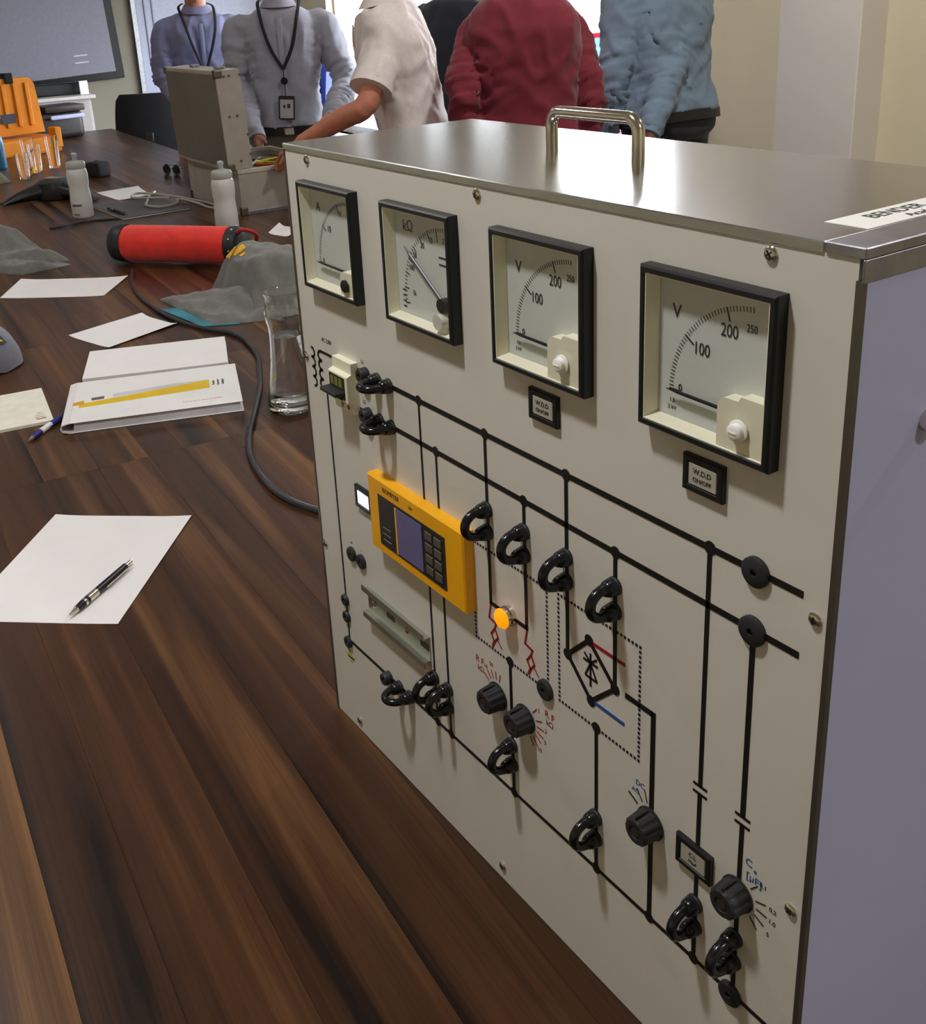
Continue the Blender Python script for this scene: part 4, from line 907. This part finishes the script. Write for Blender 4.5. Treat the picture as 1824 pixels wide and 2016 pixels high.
# ================================================================== people
m_skin = mat('skin', (178, 122, 98), .5, var=.05, scale=30, bump=.05)
m_hairs = {'dark': mat('dark_brown_hair', (46, 36, 32), .6, var=.2, scale=60, bump=.5), 'grey': mat('grey_hair', (120, 114, 108), .6, var=.2, scale=60, bump=.5)}
m_lip = mat('lips', (150, 86, 78), .45); m_eye = mat('eye_white', (226, 222, 214), .25); m_iris = mat('iris', (52, 40, 34), .2)
UP = Vector((0, 0, 1))
def oval(c, ax, bx, ra, rb, n=22, p=2.0):
    out = []
    for k in range(n):
        a = 2*PI*k/n; ca, sa = math.cos(a), math.sin(a)
        out.append(c + ax*ra*math.copysign(abs(ca)**(2/p), ca) + bx*rb*math.copysign(abs(sa)**(2/p), sa))
    return out
def taper(pts, radii, n=4):
    """smooth tapered limb: spline of points with radii"""
    P = spline(pts, n); R = []
    for i in range(len(radii) - 1):
        for k in range(n): R.append(radii[i] + (radii[i+1] - radii[i]) * k/n)
    R.append(radii[-1]); return P, R
TORSO = ((-.13, .12, .10), (-.04, .168, .118), (.08, .165, .112), (.25, .146, .104), (.42, .152, .108), (.6, .168, .116), (.76, .172, .116), (.86, .150, .10), (.94, .112, .082), (1.03, .058, .058))
def hand_shapes(q, wr, d, palm_n, thumb_side, curl, k=1.0):
    """palm and five fingers growing from the wrist along d; palm_n = way the palm faces"""
    d = d.normalized(); palm_n = (palm_n - d*palm_n.dot(d)).normalized(); s = d.cross(palm_n)
    if s.dot(thumb_side) < 0: s = -s                 # s points to the thumb side
    rings = []
    for f, hw, ht in ((-.02, .026, .022), (.0, .027, .019), (.03, .036, .017), (.06, .041, .015), (.085, .040, .012)):
        rings.append(oval(wr + d*f*k, s, palm_n, hw*k, ht*k, 16, 2.6))
    q.ring_loft(rings)
    for off, L, r in ((.029, .072, .0088), (.0095, .080, .0090), (-.010, .074, .0086), (-.028, .058, .0078)):
        p = wr + d*.078*k + s*off*k; pts = [p]; dirv = d.copy(); c = 0
        for j, seg in enumerate((.45, .32, .23)):
            c = curl * (.55 + .5*j); dirv = (d*math.cos(c) + palm_n*math.sin(c)).normalized(); pts.append(pts[-1] + dirv*L*seg*k)
        q.tube(pts, [r*k*1.04, r*k, r*k*.94, r*k*.72], 10)
    p = wr + d*.018*k + s*.024*k; td = (d*.62 + s*.62 + palm_n*.35).normalized(); t2 = (d*.85 + s*.12 + palm_n*.5*max(.3, curl)).normalized()
    q.tube([p, p + td*.034*k, p + td*.034*k + t2*.030*k, p + td*.034*k + t2*.054*k], [.013*k, .0112*k, .0098*k, .0075*k], 10)
def wrinkle(me, amp, seeds, joints, fine=26.0):
    for v in me.vertices:
        c = v.co; n = v.normal
        a = noise.noise(Vector((c.x*9 + seeds, c.y*9, c.z*4.5))) * .9 + max(-.1, .8*(1 - abs(noise.noise(Vector((c.x*fine*.42 + c.z*4 + seeds, c.y*fine*.42 - c.z*3, c.z*fine*.3)))) * 3.2))
        k = amp * a
        for (j, ax, rad, am) in joints:
            dv = c - j; t = dv.dot(ax); w_ = math.exp(-(dv.length / rad) ** 2)
            if w_ > .02: pv = dv - ax*t; k += am * w_ * 1.6 * max(-.35, 1 - 3.0*abs(noise.noise(Vector((t*34 + seeds, 0, 0)) + pv*10 + Vector((0, 0, t*6)))))
        v.co = c + n * k
def person(label, px, py, face, lean=0.0, h=1.0, arms=None, shirt=None, trousers=None, hair='dark', sleeve='long', head_dir=None, skin=None, voxel=.009, tuck=True, lanyard=None, collar=True, girth=1.0, shw=.186, seed=0.0, shoulders=None, wr_amp=.009):
    t = thing('person', label, 'person', (px, py, 0)); O = Vector((px, py, 0)); L_ = lambda v: v - O
    f = Vector((math.cos(face), math.sin(face), 0)); s = Vector((f.y, -f.x, 0))         # s = the person's right
    P = Vector((px, py, .93*h)); sp = (UP*math.cos(lean) + f*math.sin(lean)).normalized(); fn = (f - sp*f.dot(sp)).normalized(); SL = .545*h
    P = P - f * .10 * math.sin(lean)
    N = P + sp*SL
    sk = skin or m_skin; J = {}
    for sd, sg in (('R', 1), ('L', -1)):
        sh = P + sp*SL*.815 + s*sg*(shw - .008)*h - fn*.01
        if shoulders and sd in shoulders: sh = Vector(shoulders[sd])
        a = (arms or {}).get(sd)
        if a: el, wr, hd = Vector(a[0]), Vector(a[1]), Vector(a[2]) if len(a) > 2 else None
        else: el = sh + Vector((0, 0, -.285*h)) + s*sg*.055 - f*.02; wr = el + Vector((0, 0, -.245*h)) + f*.07 + s*sg*.0; hd = None
        J[sd] = (sh, el, wr, (hd - wr).normalized() if hd is not None else (wr - el).normalized())
    # --- body: one skin surface
    q = MB()
    q.ring_loft([oval(L_(P + sp*SL*tt - fn*.005), s, fn, (ra - .012)*h*girth, (rb - .012)*h*girth, 24, 2.3) for tt, ra, rb in TORSO])
    q.tube([L_(N - sp*.05), L_(N + sp*.03), L_(N + sp*.09 + f*.01)], [.062*h, .056*h, .055*h], 16)
    hd_ = (Vector(head_dir) if head_dir is not None else f + UP*-.1).normalized(); hs = hd_.cross(UP).normalized(); hu = hs.cross(hd_).normalized()
    Hc = N + sp*.075*h + UP*.095*h + f*.035
    rings = []
    for i in range(1, 16):
        a = PI*i/16; z = -math.cos(a); r = math.sin(a)
        wx = .076 * (1 - .20*max(0, -z)**1.3); wf = .096 * (1 - .05*max(0, -z)); back = .094*(1 - .38*max(0, -z))
        ring = []
        for k in range(24):
            b = 2*PI*k/24; ca, sa = math.cos(b), math.sin(b)
            ring.append(L_(Hc) + h*(hs*wx*r*ca + hd_*((wf if sa > 0 else back)*r*sa + .012*max(0, -z)*(1 if sa > 0 else 0)) + hu*.122*z))
        rings.append(ring)
    q.ring_loft(rings)
    q.tube([L_(Hc + h*(hd_*.090 + hu*.018)), L_(Hc + h*(hd_*.104 - hu*.008)), L_(Hc + h*(hd_*.112 - hu*.026)), L_(Hc + h*(hd_*.094 - hu*.036))], [.010*h, .012*h, .0155*h, .010*h], 10)      # nose
    q.tube([L_(Hc + h*(hd_*.080 - hu*.092 - hs*.02)), L_(Hc + h*(hd_*.090 - hu*.098)), L_(Hc + h*(hd_*.080 - hu*.092 + hs*.02))], [.018*h, .022*h, .018*h], 10)                              # chin
    for sg in (-1, 1): q.tube([L_(Hc + h*(hs*sg*.074 + hu*.030)), L_(Hc + h*(hs*sg*.084 + hu*.012 - hd_*.008)), L_(Hc + h*(hs*sg*.078 - hu*.026))], [.012*h, .016*h, .010*h], 10)        # ears
    for sd, sg in (('R', 1), ('L', -1)):
        sh, el, wr, hd = J[sd]
        Pp, Rr = taper([L_(sh + (P + sp*SL*.8 - sh)*.3), L_(sh), L_(sh.lerp(el, .5)), L_(el), L_(el.lerp(wr, .35)), L_(wr)], [.044*h, .049*h, .046*h, .041*h, .040*h, .028*h]); q.tube(Pp, Rr, 14)
        inward = -s*sg
        hand_shapes(q, L_(wr), hd, (arms or {}).get(sd + '_palm', inward), (arms or {}).get(sd + '_thumb', f), (arms or {}).get(sd + '_curl', .45), h*1.02)
        hip = P - UP*.03 + s*sg*.088*h; kn = Vector((px, py, .50*h)) + s*sg*.10 + f*.02; an = Vector((px, py, .085)) + s*sg*.11 - f*.02
        Pp, Rr = taper([L_(hip), L_(hip.lerp(kn, .5)), L_(kn), L_(kn.lerp(an, .35)), L_(an)], [.078*h, .072*h, .052*h, .052*h, .036*h]); q.tube(Pp, Rr, 14)
        J['leg' + sd] = (hip, kn, an)
        q.ring_loft([oval(L_(an + f*fx + UP*(-.045)), s, UP, wx, wz, 12) for fx, wx, wz in ((-.06, .022, .025), (-.02, .034, .035), (.06, .038, .03), (.14, .040, .022), (.18, .025, .014))])
    body = mesh_obj('body', remeshed(q, voxel, 3), sk, t)
    # --- face and hair
    MB().ell(L_(Hc + h*(hu*.024 - hd_*.024)), .087*h, .087*h, .106*h, n=22, m=14).build('hair', m_hairs[hair], t, True)
    for sg in (-1, 1):
        c = L_(Hc + h*(hs*sg*.032 + hd_*.083 + hu*.012)); e_ = MB().ell(c, .0125, .0125, .0125, n=12, m=8).build('eye', m_eye, t, True)
        MB().ell(c + hd_*.009, .006, .006, .006, n=10, m=6).build('iris', m_iris, e_, True)
        MB().tube([L_(Hc + h*(hs*sg*.016 + hd_*.096 + hu*.034)), L_(Hc + h*(hs*sg*.034 + hd_*.092 + hu*.039)), L_(Hc + h*(hs*sg*.052 + hd_*.078 + hu*.034))], .004, 6).build('eyebrow', m_hairs[hair], t, True)
    MB().tube([L_(Hc + h*(-hs*.026 + hd_*.093 - hu*.062)), L_(Hc + h*(hd_*.106 - hu*.060)), L_(Hc + h*(hs*.026 + hd_*.093 - hu*.062))], [.003, .0065, .003], 8).build('mouth', m_lip, t, True)
    # --- shirt
    q = MB(); lo = .018 if tuck else -.17; inf = .017
    tl = [r for r in TORSO if r[0] > lo + .03 and r[0] < .96]; first = (lo, .172, .120) if tuck else (lo, .180, .134)
    q.ring_loft([oval(L_(P + sp*SL*tt), s, fn, (ra + inf)*h*girth, (rb + inf)*h*girth, 28, 2.4) for tt, ra, rb in [first] + tl + [(.962, .086, .068)]])
    wj = []
    for sd in 'RL':
        sh, el, wr, hd = J[sd]; ua = (el - sh).normalized()
        root = sh + (P + sp*SL*.78 - sh)*.45
        if sleeve == 'long':
            e2 = el.lerp(wr, .97); Pp, Rr = taper([L_(root), L_(sh), L_(sh.lerp(el, .5)), L_(el), L_(el.lerp(wr, .45)), L_(e2)], [.058*h, .062*h, .060*h, .055*h, .051*h, .042*h])
            wj += [(L_(el), ua, .14, .0085), (L_(el.lerp(wr, .55)), (wr - el).normalized(), .11, .006), (L_(sh + (P - sh)*.28), ua, .12, .006)]
        else:
            e2 = sh.lerp(el, .82); Pp, Rr = taper([L_(root), L_(sh), L_(sh.lerp(el, .4)), L_(e2)], [.060*h, .064*h, .070*h, .076*h])
            wj += [(L_(sh + (P - sh)*.33), (ua + sp*.4).normalized(), .14, .007)]
        q.tube(Pp, Rr, 16)
    me = remeshed(q, .011, 5); wrinkle(me, wr_amp, seed, wj); shirt_o = mesh_obj('shirt', me, shirt, t)
    if sleeve == 'short':
        for sd in 'RL':
            sh, el, wr, hd = J[sd]; a, b = L_(sh.lerp(el, .79)), L_(sh.lerp(el, .85)); MB().tube([a, b], [.0785*h, .0785*h], 20).build('cuff', shirt, shirt_o, True)
    else:
        for sd in 'RL':
            sh, el, wr, hd = J[sd]; a, b = L_(el.lerp(wr, .88)), L_(el.lerp(wr, 1.03)); MB().tube([a, b], [.044*h, .041*h], 18).build('cuff', shirt, shirt_o, True)
    if collar:
        r0 = oval(L_(N - sp*.022), s, fn, .073*h, .072*h, 24); r1 = oval(L_(N + sp*.022 - fn*.004), s, fn, .062*h, .062*h, 24); r2 = oval(L_(N - sp*.012 + fn*.006), s, fn, .084*h, .084*h, 24)
        r1i = oval(L_(N + sp*.022 - fn*.004), s, fn, .058*h, .058*h, 24)
        MB().ring_loft([r2, r1, r1i, r0], True, False).build('collar', shirt, shirt_o, True)
        pl_ = [L_(P + sp*SL*tt + fn*((rb + inf + .004)*h*girth)) for tt, rb in ((.02, .116), (.2, .107), (.4, .107), (.6, .115), (.78, .116), (.9, .10))]
        MB().tube(pl_, .013, 8, ref=s, flat=.28).build('button_placket', shirt, shirt_o, True)
    # --- trousers, belt, shoes
    q = MB(); q.ring_loft([oval(L_(P + sp*SL*tt), s, fn, ra*h*girth, rb*h*girth, 24, 2.3) for tt, ra, rb in ((-.16, .11, .11), (-.1, .168, .128), (-.02, .180, .130), (.03, .176, .124))])
    for sd in 'RL':
        hip, kn, an = J['leg' + sd]; Pp, Rr = taper([L_(hip + UP*.02), L_(hip.lerp(kn, .5)), L_(kn), L_(kn.lerp(an, .5)), L_(an - UP*.03)], [.094*h, .088*h, .070*h, .064*h, .058*h]); q.tube(Pp, Rr, 16)
    me = remeshed(q, .014, 4); wrinkle(me, .003, seed + 4, []); tro = mesh_obj('trousers', me, trousers, t)
    if tuck:
        rr = [(lambda tt, k_: oval(L_(P + sp*SL*tt), s, fn, (.183 + k_)*h*girth, (.131 + k_)*h*girth, 30, 2.3))(tt, k_) for tt, k_ in ((-.035, .006), (-.035, .011), (.03, .011), (.03, .006))]
        b_ = MB().ring_loft(rr + [rr[0]], True, False).build('belt', mat('black_leather_belt', (26, 24, 24), .4), tro, True)
        bc = L_(P - sp*.002 + fn*(.146*h*girth)); MB().box((-.022, -.006, -.017), (.022, .006, .017), .003, 1, Matrix.Translation(bc) @ Matrix((( s.x, fn.x, sp.x, 0), (s.y, fn.y, sp.y, 0), (s.z, fn.z, sp.z, 0), (0, 0, 0, 1)))).build('belt_buckle', M_CHROME, tro)
    for sd in 'RL':
        an = J['leg' + sd][2]
        MB().ring_loft([oval(L_(Vector((an.x, an.y, .045)) + f*fx + UP*(dz)), s, UP, wx, wz, 16, 2.6) for fx, wx, wz, dz in ((-.085, .020, .030, -.01), (-.06, .038, .045, 0), (0, .044, .045, 0), (.07, .048, .036, -.009), (.15, .046, .027, -.018), (.205, .022, .016, -.027))]).build('shoe', mat('black_shoe_leather', (28, 26, 26), .35), t, True)
    if lanyard:
        tipT, = (lanyard.get('tip', .30),); C0 = lambda tt, so, ex=0.0: L_(P + sp*SL*tt + s*so + fn*((.128 + .012)*h*girth + ex))
        tip = C0(tipT, .0, .004); ly = MB()
        for sg in (-1, 1):
            pts = [L_(N + s*sg*.060 - fn*.075 + sp*.020), L_(N + s*sg*.090 - fn*.01 + sp*.012), L_(N + s*sg*.088 + fn*.060 - sp*.018), C0(.88, sg*.078, -.014), C0(.80, sg*.068, .004), C0(.66, sg*.046, .006), tip]
            ly.tube(spline(pts, 5), .0075, 8, ref=s, flat=.3)
        lo_ = ly.build('lanyard', mat('navy_lanyard', (26, 26, 38), .7), t, True)
        if lanyard.get('badge'):
            MB().cyl(tip + Vector((0, 0, -.05)) - fn*.004, tip + Vector((0, 0, -.05)) + fn*.008, .016, 18).build('badge_reel', M_BLACK, lo_, True)
            MB().tube([tip, tip + Vector((0, 0, -.115))], .0022, 6).build('badge_cord', M_BLACK, lo_, True)
            bm_ = Matrix.Translation(tip + Vector((0, 0, -.165)) + fn*.006) @ Matrix(((s.x, fn.x, 0, 0), (s.y, fn.y, 0, 0), (0, 0, 1, 0), (0, 0, 0, 1))) @ Matrix.Rotation(-.08, 4, 'Y')
            MB().box((-.036, -.002, -.055), (.036, .002, .05), .004, 1, bm_).build('badge_holder', mat('badge_holder_black', (38, 38, 42), .4), lo_); MB().box((-.030, .002, -.048), (.030, .0028, .034), 0, 1, bm_).build('badge_card', mat('badge_card', (158, 156, 152), .5), lo_)
            MB().box((-.016, .0028, -.004), (-.002, .0034, .016), 0, 1, bm_).box((.006, .0028, -.004), (.016, .0034, .010), 0, 1, bm_).build('badge_print', M_INK, lo_)
    return t
def cotton(name, rgb, scale=90): return mat(name, rgb, .85, var=.05, scale=scale, bump=.25, bscale=500, sheen=.15)
def stripes(name, a, b_):
    m = cotton(name, a); nt = m.node_tree; bs = nt.nodes['Principled BSDF']
    wv = nt.nodes.new('ShaderNodeTexWave'); wv.inputs['Scale'].default_value = 34; wv.wave_profile = 'SIN'
    tc = nt.nodes.new('ShaderNodeTexCoord'); nt.links.new(tc.outputs['Object'], wv.inputs['Vector'])
    rp = nt.nodes.new('ShaderNodeValToRGB'); rp.color_ramp.elements[0].color = lin(a) + (1,); rp.color_ramp.elements[1].color = lin(b_) + (1,)
    nt.links.new(wv.outputs['Fac'], rp.inputs['Fac']); nt.links.new(rp.outputs['Color'], bs.inputs['Base Color']); return m
camdir = lambda x, y: math.atan2(CAM_P.y - y, CAM_P.x - x)
dk_tr = cotton('charcoal_trousers', (44, 42, 46)); kh_tr = cotton('olive_brown_trousers', (92, 84, 68))
# man with the badge, facing the camera
c = at(567, 200, 4.95); fa = camdir(c.x, c.y)
person('man in a grey shirt wearing a lanyard with a badge', c.x, c.y, fa - .05, lean=.06, shirt=cotton('grey_shirt_cotton', (150, 150, 161)), trousers=kh_tr, girth=.90, shw=.205, lanyard={'tip': .50, 'badge': True}, seed=1.7,
       arms={'R': (at(466, 168, 4.9), at(506, 272, 4.75)), 'L': (at(682, 160, 4.9), at(655, 235, 4.7))})
# man behind the metal case, leaning
c = at(406, 212, 5.95); fa = camdir(c.x, c.y)
person('man in a blue violet shirt with plain lanyard leaning behind the metal case', c.x, c.y, fa + .12, lean=.16, h=1.0, shirt=cotton('blue_violet_shirt_cotton', (120, 122, 156)), trousers=dk_tr, lanyard={'tip': .42}, head_dir=(math.cos(fa), math.sin(fa), -.35), seed=4.1,
       arms={'R': (at(322, 150, 5.75), at(398, 245, 5.55))})
# man in the white polo, reaching into the case
c = at(812, 240, 3.98); d_ = at(560, 300, 3.95) - c; fa = math.atan2(d_.y, d_.x)
person('man in a white short sleeved shirt reaching into the metal case', c.x, c.y, fa, lean=.20, shirt=cotton('white_shirt_cotton', (226, 214, 208)), trousers=cotton('grey_green_trousers', (92, 94, 88)), sleeve='short', tuck=False, seed=6.3, voxel=.0062, wr_amp=.011, skin=mat('tanned_skin', (186, 118, 92), .5, var=.06, scale=30, bump=.05),
       shoulders={'L': at(778, 25, 3.8)}, arms={'L': (at(722, 205, 3.72), at(592, 282, 3.86), at(548, 312, 3.93)), 'L_palm': Vector((0, 0, -1)), 'L_thumb': Vector((-.6, -.8, 0)), 'L_curl': .75})
# man in red, seen from behind
c = at(1032, 230, 3.75); fa = camdir(c.x, c.y) + PI
person('man in a dark red long sleeved shirt seen from behind', c.x, c.y, fa - .05, lean=.05, shirt=cotton('dark_red_shirt_cotton', (110, 24, 38)), trousers=dk_tr, girth=1.06, shw=.185, seed=9.2, tuck=False, wr_amp=.011, shoulders={'L': at(937, 62, 3.72), 'R': at(1122, 56, 3.80)},
       arms={'L': (at(912, 190, 3.66), at(925, 330, 3.75)), 'R': (at(1162, 185, 3.76), at(1150, 320, 3.85))})
# man in blue grey, seen from his right rear
c = at(1310, 240, 4.15); fa = camdir(c.x, c.y) + PI + .75
person('man in a blue grey long sleeved shirt standing by the cream wall', c.x, c.y, fa, lean=.15, h=1.05, shirt=cotton('blue_grey_shirt_cotton', (112, 130, 146)), trousers=cotton('black_trousers', (34, 34, 40)), girth=1.06, seed=12.9, wr_amp=.011, hair='grey',
       arms={'R': (at(1322, 125, 3.98), at(1278, 262, 3.92), at(1262, 330, 3.95))})
# sixth man, mostly hidden
c = at(905, 200, 4.75); person('man in a dark navy jacket mostly hidden behind the red shirt', c.x, c.y, camdir(c.x, c.y) + 2.6, shirt=cotton('dark_navy_jacket_wool', (30, 34, 46)), trousers=dk_tr, seed=15.0, tuck=False)

# ================================================================== parked cars outside the window
def car(label, x, y, rz, paint, L=4.3):
    t = thing('parked_car', label, 'car', (x, y, -.3), rz)
    prof = [(-L/2, .35), (-L/2 + .02, .72), (-L/2 + .25, .86), (-.95, .95), (-.45, 1.38), (.9, 1.42), (1.55, 1.0), (L/2 - .05, .92), (L/2, .55), (L/2 - .03, .3), (-L/2 + .05, .25)]
    q = MB(); q.ring_loft([[Vector((px_, sy*w_, pz_)) for px_, pz_ in prof] for sy, w_ in ((-1, .72), (-1, .84), (1, .84), (1, .72))]); q.build('body', paint, t)
    gl = mat('blue_tinted_car_glass', (70, 96, 150), .1)
    for sy in (-1, 1):
        MB().prism([(-.85, .98), (-.42, 1.33), (.2, 1.36), (.2, .99)], 1, sy*.845 - .01, sy*.845 + .01).build('side_window', gl, t); MB().prism([(.27, .99), (.27, 1.36), (.85, 1.36), (1.35, 1.0)], 1, sy*.845 - .01, sy*.845 + .01).build('side_window', gl, t)
        for wx in (-1.35, 1.3):
            w_ = MB().cyl((wx, sy*.70, .31), (wx, sy*.86, .31), .31, 26).build('wheel', M_SOFTBLACK, t, True); MB().cyl((wx, sy*.855, .31), (wx, sy*.872, .31), .19, 18).build('hub_cap', M_ALU, w_, True)
        MB().box((L/2 - .16, sy*.6 - .14, .66), (L/2 - .0, sy*.6 + .14, .8), .02).build('lamp', mat('headlamp', (230, 232, 236), .15), t)
    return t
p = at(1210, 110, 10.0); car('red car parked outside the window behind the men', p.x, p.y, math.radians(30), mat('red_car_paint', (190, 40, 70), .25, coat=.5))
p = at(690, 120, 15.0); car('silver car parked farther away outside the window', p.x - .2, p.y + .3, math.radians(32), mat('silver_car_paint', (210, 214, 220), .3, coat=.5))
